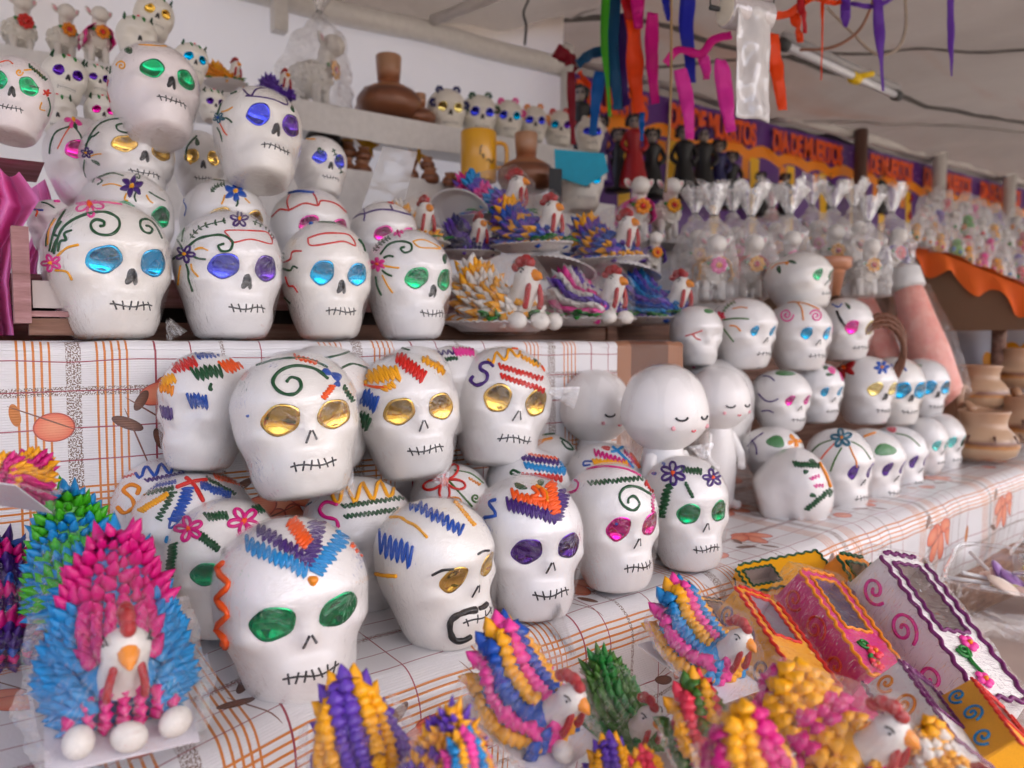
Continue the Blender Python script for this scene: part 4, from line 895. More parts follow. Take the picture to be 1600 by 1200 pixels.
# ---- plain white figurines (round head on a short body) in clear wrap
def figurine(cx, cy, w, d, label, tall=1.02):
    U = .13; r = w / 2 * d / FPX / U
    c = at(cx, cy, d); M = Matrix.Translation((c.x, c.y, ZB + .002)) @ frame(cx, cy, 42).to_4x4() @ Matrix.Diagonal((U, U, U, 1))
    root = thing('white_figurine', label, 'figurine', M, 'plain white sugar figurines')
    hz = (c.z - ZB) / U; mb = MB()
    prof = [(max(.004, r * math.cos(a) ** .96), hz + r * tall * math.sin(a)) for a in np.linspace(-math.pi / 2 * .86, math.pi / 2, 27)]
    mb.lathe(prof, 40); sh = mb.v
    for i, p in enumerate(sh):      # fuller cheeks, flatter back
        k = (p.z - hz) / r
        sh[i] = Vector((p.x * (1 + .07 * math.exp(-((k + .35) / .35) ** 2)), p.y * (.94 if p.y > 0 else 1 + .08 * math.exp(-((k + .4) / .3) ** 2)), p.z))
    hd_ = mb.build('head', SUGAR[0], root); bv_ = BVHTree.FromPolygons(mb.v, mb.f)
    def on(x, z):
        h = bv_.ray_cast(Vector((x * r, -5, hz + z * r)), Vector((0, 1, 0))); return h[0] + Vector((0, -.006, 0))
    for sd in (-1, 1):      # plain closed eyes and rosy cheeks
        e = MB(); e.tube([on(sd * .34 + .13 * math.cos(a), -.12 - .07 * math.sin(a)) for a in np.linspace(0, math.pi, 9)], .012, 6); e.build('closed_eye', INK, hd_)
        e = MB(); q = on(sd * .50, -.36); ell_pts = [(max(1e-4, math.sin(math.pi * i / 6)), -math.cos(math.pi * i / 6)) for i in range(7)]; e.lathe(ell_pts, 12, Matrix.Translation(q) @ Matrix.Diagonal((.07 * r, .012, .055 * r, 1)), True); e.build('cheek', ice('rose'), hd_)
    e = MB(); e.tube([on(.05 * math.cos(a), -.42 - .03 * math.sin(a)) for a in np.linspace(0, math.pi, 7)], .010, 6); e.build('mouth', ice('coral'), hd_)
    b = MB(); hb = hz - r * .72
    b.lathe([(r * .50, .0), (r * .56, hb * .05), (r * .58, hb * .2), (r * .62, hb * .42), (r * .60, hb * .62), (r * .5, hb * .84), (r * .40, hb * 1.02), (r * .3, hb * 1.1)], 30)
    b.build('body', SUGAR[0], root)
    for sd in (-1, 1):
        a = MB(); a.tube(smooth2([(sd * r * .45, -.1 * r, hb * .86), (sd * r * .70, -.30 * r, hb * .62), (sd * r * .50, -.60 * r, hb * .48)], 5), [r * .16] * 6 + [r * .13] * 5, 12); a.build('arm', SUGAR[0], root)
        f = MB(); f.tube(smooth2([(sd * r * .30, 0, .16 * r), (sd * r * .32, -.4 * r, .15 * r), (sd * r * .33, -.66 * r, .14 * r)], 5), r * .15, 12); f.build('foot', SUGAR[0], root)
    bag(root, [Vector((q.x * 1.03, q.y * 1.03, hz + (q.z - hz) * 1.03)) for q in sh[::5]] + [Vector((x * r * .62, y * r * .62 - .1 * r, z)) for x in (-1, 1) for y in (-1, 1) for z in (0.02, hb * .5)], WRAP, 1.0, None, .006, 3, cx)
figurine(1037, 640, 134, 1.09, 'plain white round-headed sugar figurine, frontmost of the wrapped figurines')
figurine(1121, 625, 98, 1.36, 'plain white round-headed sugar figurine, nearest the cracked right stack skulls')
figurine(930, 637, 112, 1.21, 'plain white round-headed sugar figurine beside the purple S scroll skull')
figurine(872, 628, 92, 1.30, 'plain white round-headed sugar figurine half hidden behind the gold-eyed skull')
figurine(1003, 612, 88, 1.38, 'plain white round-headed sugar figurine at the rear behind the frontmost one')

# ---- small matt skulls of the back rows
def mini(cx, cy, w, Y, yaw, eyes, label, pitch=0, roll=0, leaves=True, grp='small ivory skulls at the back'):
    S = skull((cx - w / 2, cx + w / 2, cy - w * .58, None), Y, yaw, pitch, roll, eyes, 'heart', [], label, int(cx) % 4, (.12, .11), group=grp, mouth=0, wrap=False)
    for ch in S.root.children:
        if ch.name.startswith('skull_shell'): ch.material_slots[0].material = MINI
    mb = MB()
    for i in range(9): face_line(S, mb, [(-.18 + .045 * i, .17 * HS), (-.18 + .045 * i, .25 * HS)], .006)
    face_line(S, mb, [(-.2 + .04 * i, .21 * HS) for i in range(11)], .006); mb.build('mouth', INK, S.root)
    if leaves:
        for x, c in ((-.33, 'green'), (-.12, 'leaf'), (.12, 'leaf'), (.33, 'green'), (0, 'coral')):
            m2 = MB(); pts = []
            for k in range(6):
                p, n = S.front(x, (.80 + .035 * k) * HS if c != 'coral' else (.93 + .008 * k) * HS); pts.append(p)
            m2.tube(pts, [.012, .034, .045, .04, .026, .008], 6, None, .8); m2.build('icing_leaf', ice(c), S.root)
    return S
for cx, cy, w, Y, yaw, ey, lb, pt, ro in [
    (100, 128, 76, 1.42, 12, 'violet', 'small ivory skull with violet eyes between the two left piles', 6, 8),
    (148, 130, 52, 1.46, 20, 'violet', 'small ivory skull half hidden left of the green-eyed top skull', 4, 0),
    (158, 180, 56, 1.42, 10, 'magenta', 'small ivory skull showing only its leafy crown in the left pile', 0, 0),
    (90, 182, 62, 1.40, 0, None, 'small ivory skull low in the gap of the left pile', 0, 0),
    (240, 30, 66, 1.60, 14, 'gold', 'small ivory skull with gold eyes highest above the left pile', 6, 10),
    (213, 62, 66, 1.52, 10, None, 'small ivory skull with purple scribbled crown above the left pile', 0, 0),
    (297, 100, 58, 1.48, 20, 'cyan', 'small ivory skull with blue eyes right of the green-eyed top skull', 4, 6),
    (330, 165, 46, 1.50, 20, 'violet', 'small ivory skull with violet eyes left of the indigo-eyed skull', 0, 0)]:
    mini(cx, cy, w, Y, yaw, ey, lb, pt, ro)
for cx, cy, w, ey, lb, fl in [
    (697, 174, 62, 'pale', 'small white skull with shining gold eyes, first on the rear shelf', 'navy'), (748, 181, 58, 'blue', 'small white skull with blue eyes above the yellow mug', 'green'),
    (792, 186, 52, ('blue', 'cyan'), 'small white skull with pink side flowers on the rear shelf', 'pink'), (832, 193, 48, 'blue', 'small white skull with violet-blue eyes above the brown bottle', 'gold'),
    (872, 200, 48, ('cyan', 'violet'), 'small white skull with unequal blue eyes near the shelf end', 'red'), (921, 210, 46, 'blue', 'small white skull with violet eyes, last on the rear shelf', 'white')]:
    S = mini(cx, cy, w, 1.90, 14, ey, lb, leaves=False, grp='small skulls on the rear shelf')
    for kx, (x, z) in enumerate([(-.42, .62), (.42, .62), (-.25, .9), (.2, .93)]):
        m2 = MB(); p, n = S.front(x, z * HS)
        for i in range(6):
            a = i * math.pi / 3; m2.lathe([(.004, 0), (.045, .01), (.045, .04), (.004, .05)], 8, Matrix.Translation(p + Vector((.07 * math.cos(a), -.02, .07 * math.sin(a)))) @ Matrix.Rotation(math.pi / 2, 4, 'X'), True)
        m2.build('icing_flower', ice(fl), S.root)
# ================================================================== SUGAR HENS
_sp_prof = [(0, .72), (.22, 1.0), (.5, .72), (.78, .34)]
def spike(mb, p, d, r, L, bend=None, seg=10):
    d = d.normalized(); a = d.orthogonal().normalized(); b = d.cross(a); v = []; f = []
    bd = bend if bend is not None else Vector((0, 0, 0))
    for i, (t, k) in enumerate(_sp_prof):
        c = p + d * (L * t) + bd * (t * t * L)
        for s in range(seg):
            w = 2 * math.pi * (s + .6 * i) / seg; kk_ = r * k * (1.1 if s % 2 else .82); v.append(c + (a * math.cos(w) + b * math.sin(w)) * kk_)
    n = len(_sp_prof)
    for i in range(n - 1):
        for s in range(seg): f.append((i * seg + s, i * seg + (s + 1) % seg, (i + 1) * seg + (s + 1) % seg, (i + 1) * seg + s))
    v.append(p + d * L + bd * L); t = len(v) - 1
    for s in range(seg): f.append(((n - 1) * seg + s, (n - 1) * seg + (s + 1) % seg, t))
    mb.add(v, f)
CARD = plain('white_card', (.72, .69, .74), .55)
PLATE_MB = MB().lathe([(.001, .0), (.40, .0), (.44, .006), (.50, .05), (.60, .095), (.64, .10), (.635, .088), (.60, .083), (.50, .036), (.44, -.008), (.001, -.01)], 96, None, False, 0.0)
for i, p in enumerate(PLATE_MB.v):
    r = math.hypot(p.x, p.y)
    if r > .46: PLATE_MB.v[i] = Vector((p.x, p.y, p.z + .011 * math.cos(math.atan2(p.y, p.x) * 48) * (r - .44) / .2))
_o = PLATE_MB.build('plate', plain('paper_plate', (.74, .71, .70), .5)); PLATE_ME = _o.data; bpy.data.objects.remove(_o)
def ell(mb, c, r, seg=14, rings=9, M=None):
    prof = [(max(1e-4, math.sin(math.pi * i / rings)), -math.cos(math.pi * i / rings)) for i in range(rings + 1)]
    T = Matrix.Translation(c) @ (M if M is not None else Matrix.Identity(4)) @ Matrix.Diagonal((*r, 1))
    mb.lathe(prof, seg, T, True)
def hen(bb, d, yaw, pitch, roll, cols, label, mode='along', style='spike', plate=True, eggs=3, leaves=None, film=True, head=True, dens=1., card=False, group='sugar hens', comb='dkred', core='white', filmmat=None, headlift=0., tail=.78, wing=None, tailpts=None):
    """hen in its own space: chest at -y, tail at +y, body about 1 unit long"""
    c = ((bb[0] + bb[1]) / 2, (bb[2] + bb[3]) / 2); Rm = frame(c[0], c[1], yaw, pitch, roll)
    root = thing('sugar_hen', label, 'sugar hen', None, group)
    wf = lambda u: .43 * math.sin(math.pi * (.10 + .80 * u)) ** .6
    hf = lambda u: float(np.interp(u, [0, .12, .35, .6, .85, 1.0], [.24, .40, .40, .50, tail, tail * .82]))
    yf = lambda u: -.42 + .92 * u + .0
    def P(u, ph): return Vector((wf(u) * math.cos(ph), yf(u) + .10 * math.sin(ph) * (u - .3), .03 + hf(u) * max(0, math.sin(ph)) ** .85))
    def Nn(u, ph):
        e = .02; a = P(min(1, u + e), ph) - P(max(0, u - e), ph); b = P(u, ph + e) - P(u, ph - e)
        n = a.cross(b); n = -n if n.dot(P(u, ph) - Vector((0, yf(u), .15))) < 0 else n
        return n.normalized() if n.length > 1e-9 else Vector((0, 0, 1)), a.normalized()
    nu, nv = 16, 14
    v = [P(i / nu, math.pi * j / nv) * .96 for j in range(nv + 1) for i in range(nu + 1)]
    f = [(j * (nu + 1) + i, j * (nu + 1) + i + 1, (j + 1) * (nu + 1) + i + 1, (j + 1) * (nu + 1) + i) for j in range(nv) for i in range(nu)]
    f += [tuple(j * (nu + 1) + nu for j in range(nv + 1)), tuple(j * (nu + 1) for j in range(nv, -1, -1))]
    mobj('body', v, f, ice(cols[0]), root)
    lay = {}
    rng = random.Random(int(c[0] * 31 + c[1]))
    if style == 'spike': nr, nc, r0, L0, lean = int(13 * dens), int(19 * dens), .046, .15, .45
    elif style == 'rope': nr, nc, r0, L0, lean = int(9 * dens), int(15 * dens), .080, .14, .86
    else: nr, nc, r0, L0, lean = int(8 * dens), int(11 * dens), .088, .14, .72
    for j in range(nr):
        for i in range(nc):
            u = (i + .5 * (j % 2) + .3) / nc; u = min(.985, u); ph = math.pi * (j + .5) / nr
            if head and u < .22 and abs(ph - math.pi / 2) < .75 and mode != 'front': continue
            p = P(u, ph); n, t = Nn(u, ph)
            if mode == 'along': ci = (j if len(cols) > 2 else j // 2) % len(cols)
            elif mode == 'across': ci = (i // 2) % len(cols)
            elif mode == 'wing':
                side = abs(ph - math.pi / 2) / (math.pi / 2); ci = 0 if side > .42 else (1 if u > .4 else 1)
                if u > .70 and side < .6: ci = 1
                ci = min(ci, len(cols) - 1)
            else: ci = int(u * 3.2 + j * .5) % len(cols)
            dr = n * (1 - lean) + t * lean + Vector((rng.uniform(-.28, .28), rng.uniform(-.16, .16), rng.uniform(-.2, .2))) * (.45 if style == 'rope' or mode == 'along' else .8)
            k = rng.uniform(.78, 1.28)
            spike(lay.setdefault(cols[ci], MB()), p - n * .015, dr, r0 * k, L0 * k, Vector((0, 0, -.12)))
    # chest
    for zr in range(4):
        for i in range(7):
            x = (i - 3) / 3 * .30; z = .06 + .085 * zr + .03 * (i % 2)
            if (x / .34) ** 2 + (z / .42) ** 2 > 1: continue
            ci = cols[-1] if mode == 'wing' else cols[(i // 2 if mode == 'along' else zr) % len(cols)]
            spike(lay.setdefault(ci, MB()), Vector((x, -.36 - .03 * math.cos(x * 4), z)), Vector((x * .8 + rng.uniform(-.15, .15), -1, -.25 + rng.uniform(-.15, .15))), r0 * 1.15, L0 * .7)
    # tail fan edge
    if style != 'dot':
        for i in range(9):
            a = math.pi * (i + .5) / 9; p = P(.97, a)
            spike(lay.setdefault(cols[i % len(cols)], MB()), p, Vector((math.cos(a) * .7, .6, math.sin(a) * .8 + .1)), r0 * 1.15, L0 * 1.5)
    for cn, mb in lay.items():
        o = mb.build('icing_feathers', ice(cn), root); o['kind'] = 'stuff'
    pts = [P(u, a) + Nn(u, a)[0] * .10 for u in (0, .3, .6, .98) for a in (0.1, .8, 1.57, 2.3, 3.0)]
    if head:
        hl = headlift - .16; hd = MB()
        hd.tube(smooth2([(0, -.20, .12), (0, -.30, .36 + hl * .5), (0, -.41, .62 + hl), (0, -.45, .76 + hl), (0, -.44, .86 + hl)], 5), [.20, .19, .182, .174, .166, .158, .15, .145, .142, .14, .14, .142, .144, .144, .142, .138, .128, .11, .088, .06, .025], 16)
        hd.build('head', ice('white'), root)
        bk = MB(); bk.tube([(0, -.51, .755 + hl), (0, -.56, .75 + hl), (0, -.62, .735 + hl), (0, -.665, .71 + hl)], [.070, .068, .048, .014], 10); bk.build('beak', ice('gold'), root)
        cb_ = MB()
        for k_, (yy, zz, rr) in enumerate([(-.49, .89, .066), (-.42, .925, .076), (-.34, .91, .076), (-.27, .855, .062)]): ell(cb_, (0, yy, zz + hl), (.050, rr, rr * .85), 10, 7)
        cb_.build('comb', ice(comb), root)
        for sd in (-1, 1):
            w = MB(); w.tube(smooth2([(sd * .07, -.535, .66 + hl), (sd * .095, -.545, .56 + hl), (sd * .11, -.535, .45 + hl), (sd * .105, -.51, .40 + hl)], 4), [.026] + [.038] * 11 + [.026], 8, None, .7); w.build('wattle', ice(comb), root)
            e = MB(); e.tube(smooth2([(sd * .115, -.51, .80 + hl), (sd * .13, -.48, .83 + hl), (sd * .135, -.44, .82 + hl)], 3), .008, 5); ell(e, (sd * .137, -.485, .785 + hl), (.011, .013, .013), 8, 6); e.build('eye', INK, root)
        pts += [Vector((0, -.74, .71 + hl)), Vector((.06, -.42, 1.01 + hl)), Vector((-.06, -.42, 1.01 + hl))]
    for k in range(eggs):
        e = MB(); x = (-.26, .02, .30, .14)[k] * (1 if eggs > 1 else .3); ell(e, (x, -.56 - .05 * (k == 1), .10), (.095, .115, .095), 16, 10, Matrix.Rotation(k * 1.1, 4, 'Z')); e.build('egg', ice('white'), root)
        pts.append(Vector((x, -.70, .12)))
    if leaves:
        lf = MB(); rg = random.Random(int(c[0]))
        for k in range(16):
            a = rg.uniform(-.25, math.pi + .25) + math.pi; R0 = rg.uniform(.42, .55); p = Vector((R0 * math.cos(a) * .92, R0 * math.sin(a) * 1.0, .10 + rg.uniform(0, .05)))
            t = Vector((math.cos(a + rg.uniform(-1, 1)), math.sin(a + rg.uniform(-1, 1)), rg.uniform(.1, .7)))
            lf.tube([p, p + t * .07, p + t * .14 + Vector((0, 0, -.02)), p + t * .19 + Vector((0, 0, -.06))], [.02, .07, .055, .006], 6, None, .25)
        lf.build('icing_leaves', ice(leaves), root)
    if plate:
        share('plate', PLATE_ME, root)
        pts += [Vector((.62 * math.cos(a), .62 * math.sin(a), .09)) for a in np.linspace(0, 6.28, 12)] + [Vector((.4 * math.cos(a), .4 * math.sin(a), -.02)) for a in np.linspace(0, 6.28, 8)]
    if card:
        cm = MB(); cm.box((0, -.06, -.01), (.44, .60, .008)); cm.build('card', CARD, root, False)
        pts += [Vector((x, y, -.02)) for x in (-.46, .46) for y in (-.68, .56)]
    V0 = np.concatenate([np.array([tuple(q.co) for q in ch.data.vertices]) for ch in root.children]); s = .12; pos = np.array(at(*c, d))
    for it in range(7):
        V = V0 @ (np.array(Rm) * s).T + pos - np.array(CC); dd = V @ np.array(CF); px = 800 + FPX * (V @ np.array(CR)) / dd; py = 600 - FPX * (V @ np.array(CU)) / dd
        s *= math.sqrt((bb[1] - bb[0]) / (px.max() - px.min()) * (bb[3] - bb[2]) / (py.max() - py.min()))
        pos = pos + np.array(CR) * ((c[0] - (px.max() + px.min()) / 2) * d / FPX) - np.array(CU) * ((c[1] - (py.max() + py.min()) / 2) * d / FPX)
    root.matrix_world = Matrix.Translation(pos) @ Rm.to_4x4() @ Matrix.Diagonal((s, s, s, 1))
    if film and (card or bb[2] > 900):      # crimped seams of the bag
        for sd in (-1, 1):
            def seam(i, j):
                y = -.62 + 1.15 * i; x = sd * (.40 + .10 * math.sin(math.pi * i)) + sd * j * (.10 + .05 * noise.noise((i * 6, c[0], 1))); z = .04 + .30 * i * i + .05 * noise.noise((i * 14, j * 2, c[0] + sd)) + .03 * ((int(i * 26) % 2) - .5) * j
                return Vector((x, y, z))
            grid_obj('wrapper_seam', 28, 3, seam, FILM2, root)
    if film: bag(root, pts, filmmat or FILM, 1.04, tailpts, .018, 4, c[0])
    return root
def tarp_hen(): pass
# ---- on the upper step
hen((695, 868, 385, 527), 1.27, 42, 0, 0, ['white', 'yellow'], 'white and yellow sugar hen on a paper plate beside the fourth skull', 'across', 'spike', leaves='leaf', dens=1.1)
hen((855, 985, 400, 520), 1.38, 48, 0, 0, ['pink', 'white', 'violet', 'white'], 'pink, purple and white striped sugar hen on a paper plate', 'along', 'spike', leaves='leaf', eggs=2, dens=1.15)
hen((972, 1078, 402, 522), 1.50, 50, 0, 0, ['blue', 'cyan', 'violet'], 'deep blue sugar hen on a plate at the end of the upper step', 'along', 'spike', leaves='leaf', eggs=1, dens=1.2)
hen((758, 905, 298, 398), 1.42, 48, 0, -4, ['blue', 'yellow', 'violet'], 'blue, yellow and purple sugar hen stacked above the white and yellow hen', 'across', 'spike', leaves='leaf', eggs=0)
hen((880, 1012, 322, 420), 1.55, 46, 0, -4, ['violet', 'yellow', 'blue'], 'purple and yellow sugar hen stacked behind the striped hen', 'across', 'spike', leaves=None, eggs=0)
hen((708, 838, 258, 352), 1.55, 62, 0, -6, ['magenta', 'pink', 'violet', 'cyan'], 'pink and turquoise sugar hen topmost of the hen stack', 'across', 'spike', leaves='leaf', eggs=0)
hen((682, 780, 328, 410), 1.45, 30, 0, 0, ['violet', 'navy'], 'dark purple sugar hen squeezed between plates behind the yellow hen', 'along', 'spike', eggs=0)
hen((588, 706, 298, 400), 1.40, 30, 0, 0, ['yellow', 'white'], 'yellow sugar hen peeping over the fourth upper-step skull', 'across', 'spike', leaves='leaf', eggs=1)
hen((315, 388, 88, 145), 1.62, 40, 0, 0, ['yellow', 'gold'], 'small yellow sugar hen behind the indigo-eyed top skull', 'along', 'spike', leaves='leaf', eggs=0, film=False, dens=.7)
hen((398, 462, 104, 165), 1.72, 30, 0, 0, ['violet'], 'small lilac sugar hen right behind the indigo-eyed top skull', 'along', 'spike', eggs=0, plate=False, film=False, dens=.7)
# inverted plates above the hens
for cx, cy, d, s, pt, ro, lb in [(868, 412, 1.45, .125, 12, 8, 'upturned paper plate lying over the striped hen'), (978, 418, 1.55, .115, 10, 8, 'upturned paper plate lying over the blue hen'), (722, 332, 1.52, .10, 40, 20, 'tilted paper plate under the pink and turquoise hen')]:
    o = share('paper_plate', PLATE_ME, None, None, Matrix.Translation(at(cx, cy, d)) @ frame(cx, cy, 0, pt, ro).to_4x4() @ Matrix.Rotation(math.pi, 4, 'X') @ Matrix.Diagonal((s, s, s, 1)))
    tag(o, lb, 'paper plate', 'upturned paper plates')
# ---- foreground
hen((22, 335, 822, 1190), .56, 4, -16, 2, ['cyan', 'magenta'], 'bagged sugar hen with blue wings and magenta chest and tail, bottom left', 'wing', 'spike', plate=False, eggs=3, card=True, dens=1.3, tail=.98, headlift=.10)
hen((20, 232, 748, 990), .68, 10, -18, -6, ['lime', 'cyan'], 'bagged lime green and blue sugar hen behind the magenta one', 'across', 'spike', plate=False, eggs=0, head=False, dens=1.2, tail=1.0)
hen((-75, 85, 688, 810), .60, -30, 30, 10, ['magenta', 'yellow'], 'bagged pink and yellow sugar hen cut by the left edge', 'along', 'spike', plate=False, eggs=1, card=True, head=False)
hen((-110, 95, 800, 1080), .68, 0, -20, 0, ['purple', 'magenta', 'blue'], 'dark purple and blue sugar hen low at the left edge', 'across', 'spike', plate=False, eggs=0, head=False, film=True)
hen((478, 655, 1042, 1290), .50, 10, -25, -10, ['violet', 'yellow'], 'purple and yellow rope-iced sugar hen at the bottom edge', 'along', 'rope', plate=False, eggs=0, head=False, tail=.8)
hen((588, 780, 1092, 1320), .46, -40, -18, 6, ['yellow', 'violet'], 'yellow sugar hen with star tail and red comb at the bottom edge', 'across', 'spike', plate=False, eggs=0, tail=.9)
hen((705, 945, 955, 1225), .58, 48, -20, -4, ['blue', 'pink', 'yellow'], 'pink, blue and yellow rope-iced sugar hen facing right, bottom centre', 'along', 'rope', plate=False, eggs=1, card=True, tail=.78, headlift=.04)
hen((872, 1052, 1012, 1190), .62, 38, -14, -2, ['grass', 'leaf'], 'all green sugar hen with red comb, bottom centre', 'along', 'spike', plate=False, eggs=0, headlift=.04)
hen((1000, 1192, 888, 1108), .70, 52, -14, 4, ['cyan', 'pink', 'yellow'], 'turquoise, pink and yellow sugar hen below the purple-flowered skull', 'along', 'rope', plate=False, eggs=0, card=True, dens=1.1, tail=.74, headlift=.0)
hen((1018, 1205, 1040, 1255), .54, 50, -20, 6, ['coral', 'yellow', 'grass'], 'coral, yellow and green striped sugar hen, bottom right of centre', 'along', 'rope', plate=False, eggs=0, dens=1.0)
hen((1168, 1445, 1030, 1262), .51, 62, -12, -4, ['yellow', 'yellow', 'magenta'], 'yellow drop-iced sugar hen with magenta collar, bottom right', 'across', 'dot', plate=False, eggs=0, comb='dkred', headlift=.04, tail=.62)
hen((1085, 1285, 1098, 1330), .43, 40, -25, 0, ['yellow', 'magenta'], 'blurred yellow and magenta sugar hen nearest the lens', 'along', 'dot', plate=False, eggs=0, head=False)
hen((900, 1022, 1150, 1290), .52, 20, -20, 0, ['violet', 'yellow'], 'purple and yellow sugar hen cut by the bottom edge, centre', 'along', 'rope', plate=False, eggs=0, head=False)
hen((1400, 1580, 1120, 1300), .48, 50, -15, 0, ['yellow', 'white'], 'pale sugar hen with white eggs cut by the bottom right edge', 'across', 'dot', plate=False, eggs=3, leaves='leaf')
hen((676, 800, 1132, 1300), .44, 30, -20, 0, ['cyan', 'pink', 'yellow'], 'turquoise and pink rope-iced sugar hen cut by the bottom edge, left of centre', 'along', 'rope', plate=False, eggs=0, head=False)
hen((962, 1075, 1160, 1310), .47, 45, -20, 0, ['coral', 'yellow'], 'coral and yellow sugar hen cut by the bottom edge beside the striped one', 'along', 'rope', plate=False, eggs=0, head=False)
# ================================================================== SUGAR COFFINS
def axes(p1, d1, p2, d2, hint):
    a = at(*p1, d1); b = at(*p2, d2); y = (b - a).normalized(); h = CR * hint[0] + CU * hint[1] - CF * hint[2]
    z = (h - y * h.dot(y)).normalized(); x = y.cross(z)
    M = Matrix((x, y, z)).transposed().to_4x4(); M.translation = a
    return M, (b - a).length
def wavy(a, b, n, amp, up):
    a = Vector(a); b = Vector(b); d = (b - a); s = d.normalized().cross(up).normalized(); m = n * 6
    return [a + d * (i / m) + s * amp * math.sin(2 * math.pi * n * i / m) + up * .006 for i in range(m + 1)]
GLASSY = film_mat('window_film', 4, body=.03, gl=.7, nb=.002)
def coffin(p1, d1, p2, d2, hint, w, h, body, trim, swirl, label, win=(.08, .58), flowers=None, inside=(.45, .33, .27), film=True, dots=None, rnd=0):
    M, L = axes(p1, d1, p2, d2, hint)
    r = thing('sugar_coffin', label, 'sugar coffin', M @ Matrix.Diagonal((L, L, L, 1)), 'sugar coffins')
    # origin: middle of the head end on the lid; lid at z = 0, base at z = -h, length along +y from 0 to 1
    a, b = w * .40, w * .5
    mat = body if not isinstance(body, str) else ice(body)
    mb = MB(); ch = .05
    # chamfered lid ring around the window opening, then sides and base
    wx = a * .58; y0, y1 = win
    lid = [(-a, ch, 0), (-a + ch, 0, 0), (a - ch, 0, 0), (a, ch, 0), (a, 1, 0), (-a, 1, 0)]
    W_ = [(-wx, y0, 0), (wx, y0, 0), (wx, y1, 0), (-wx, y1, 0)]
    mb.add(lid + W_, [(0, 1, 2, 3, 7, 6), (3, 4, 8, 7), (4, 5, 9, 8), (5, 0, 6, 9)])
    base = [(-b, ch, -h), (-b + ch, -.03, -h), (b - ch, -.03, -h), (b, ch, -h), (b, 1.03, -h), (-b, 1.03, -h)]
    mb.add(lid + base, [(i, (i + 1) % 6, 6 + (i + 1) % 6, 6 + i)[::-1] for i in range(6)] + [(6, 7, 8, 9, 10, 11)])
    o = mb.build('shell', mat, r, False)
    bv = o.modifiers.new('bevel', 'BEVEL'); bv.width = .012; bv.segments = 2; bv.limit_method = 'ANGLE'
    inn = MB(); dp = -h * .55
    I_ = [(-wx, y0, dp), (wx, y0, dp), (wx, y1, dp), (-wx, y1, dp)]
    inn.add([(x, y, -.002) for x, y, z in W_] + I_, [(0, 1, 5, 4), (1, 2, 6, 5), (2, 3, 7, 6), (3, 0, 4, 7), (4, 5, 6, 7)]); inn.build('interior', plain('coffin_inside_%d' % int(inside[0] * 100), inside, .6), r, False)
    pn = MB(); pn.add([(-wx - .01, y0 - .01, .003), (wx + .01, y0 - .01, .003), (wx + .01, y1 + .01, .003), (-wx - .01, y1 + .01, .003)], [(0, 1, 2, 3)]); pn.build('window_pane', GLASSY, r, False)
    up = Vector((0, 0, 1)); n = 9
    for k, (q0, q1, nn) in enumerate([((-a, ch, 0), (-a, 1, 0), n), ((a, ch, 0), (a, 1, 0), n), ((-a, 1, 0), (a, 1, 0), 4), ((-a + ch, 0, 0), (a - ch, 0, 0), 4)]):
        t = MB(); t.tube(wavy(q0, q1, nn, .012, up), .013, 6); t.build('icing_trim', ice(trim), r)
    for q0, q1, nn in [((-wx, y0, 0), (wx, y0, 0), 3), ((wx, y0, 0), (wx, y1, 0), 6), ((wx, y1, 0), (-wx, y1, 0), 3), ((-wx, y1, 0), (-wx, y0, 0), 6)]:
        t = MB(); t.tube(wavy(q0, q1, nn, .008, up), .011, 6); t.build('window_trim', ice(trim), r)
    for sx in (-1, 1):
        sn = Vector((sx * h, 0, b - a)).normalized()
        def S(u, v, lift=.006): return Vector((sx * (a + (b - a) * v), u, -h * v)) + sn * lift
        t = MB(); t.tube([S(i / 60 * 1.0, .96 + .03 * math.sin(i * .9)) for i in range(61)], .012, 6); t.build('icing_trim', ice(trim), r)
        for u0, v0, rr, tn, dr in [(.18, .5, .10, 1.5, 1), (.48, .45, .11, 1.6, -1), (.80, .52, .10, 1.4, 1)]:
            t = MB(); t.tube([S(u0 + rr * (1 - i / 26 * .9) * math.cos(dr * i / 26 * tn * 6.28), v0 + rr / h * .8 * (1 - i / 26 * .9) * math.sin(dr * i / 26 * tn * 6.28)) for i in range(27)], .010, 6); t.build('icing_swirl', ice(swirl), r)
    t = MB(); t.tube([Vector((x, -.015, -h * .5)) + Vector((0, 0, .06 * math.sin(x * 40))) for x in np.linspace(-a * .7, a * .7, 20)], .010, 6); t.build('icing_swirl', ice(swirl), r)
    if flowers:
        for fx, fy, fr, fc in flowers:
            t = MB()
            for i in range(5): 
                an = i * 1.2566 + .3; ell(t, (fx + fr * .6 * math.cos(an), fy + fr * .6 * math.sin(an), .012), (fr * .42, fr * .42, .014), 10, 6)
            fo = t.build('icing_flower', ice(fc), r)
            t = MB(); ell(t, (fx, fy, .022), (fr * .25, fr * .25, .016), 8, 6); t.build('flower_centre', ice('gold'), fo)
        t = MB(); f0, f1 = flowers[0], flowers[-1]
        t.tube(smooth2([(f0[0] + .05, f0[1] + .04, .012), (f0[0] + .08, (f0[1] + f1[1]) / 2, .012), (f1[0] - .02, f1[1] - .03, .012)], 6), .011, 6)
        t.tube([Vector((.05 + .05 * (1 - i / 20 * .9) * math.cos(i / 20 * 9), .72 + .05 * (1 - i / 20 * .9) * math.sin(i / 20 * 9), .012)) for i in range(21)], .009, 6)
        t.build('icing_stem', ice('leaf'), r)
    if film:
        bag(r, [Vector((x * b, y, z)) for x in (-1, 1) for y in (-.04, .5, 1.05) for z in (-h, 0)] + [Vector((0, 1.12, -h * .4)), Vector((0, -.1, -h * .4))], FILM, 1.04, None, .010, 4, p1[0])
    return r
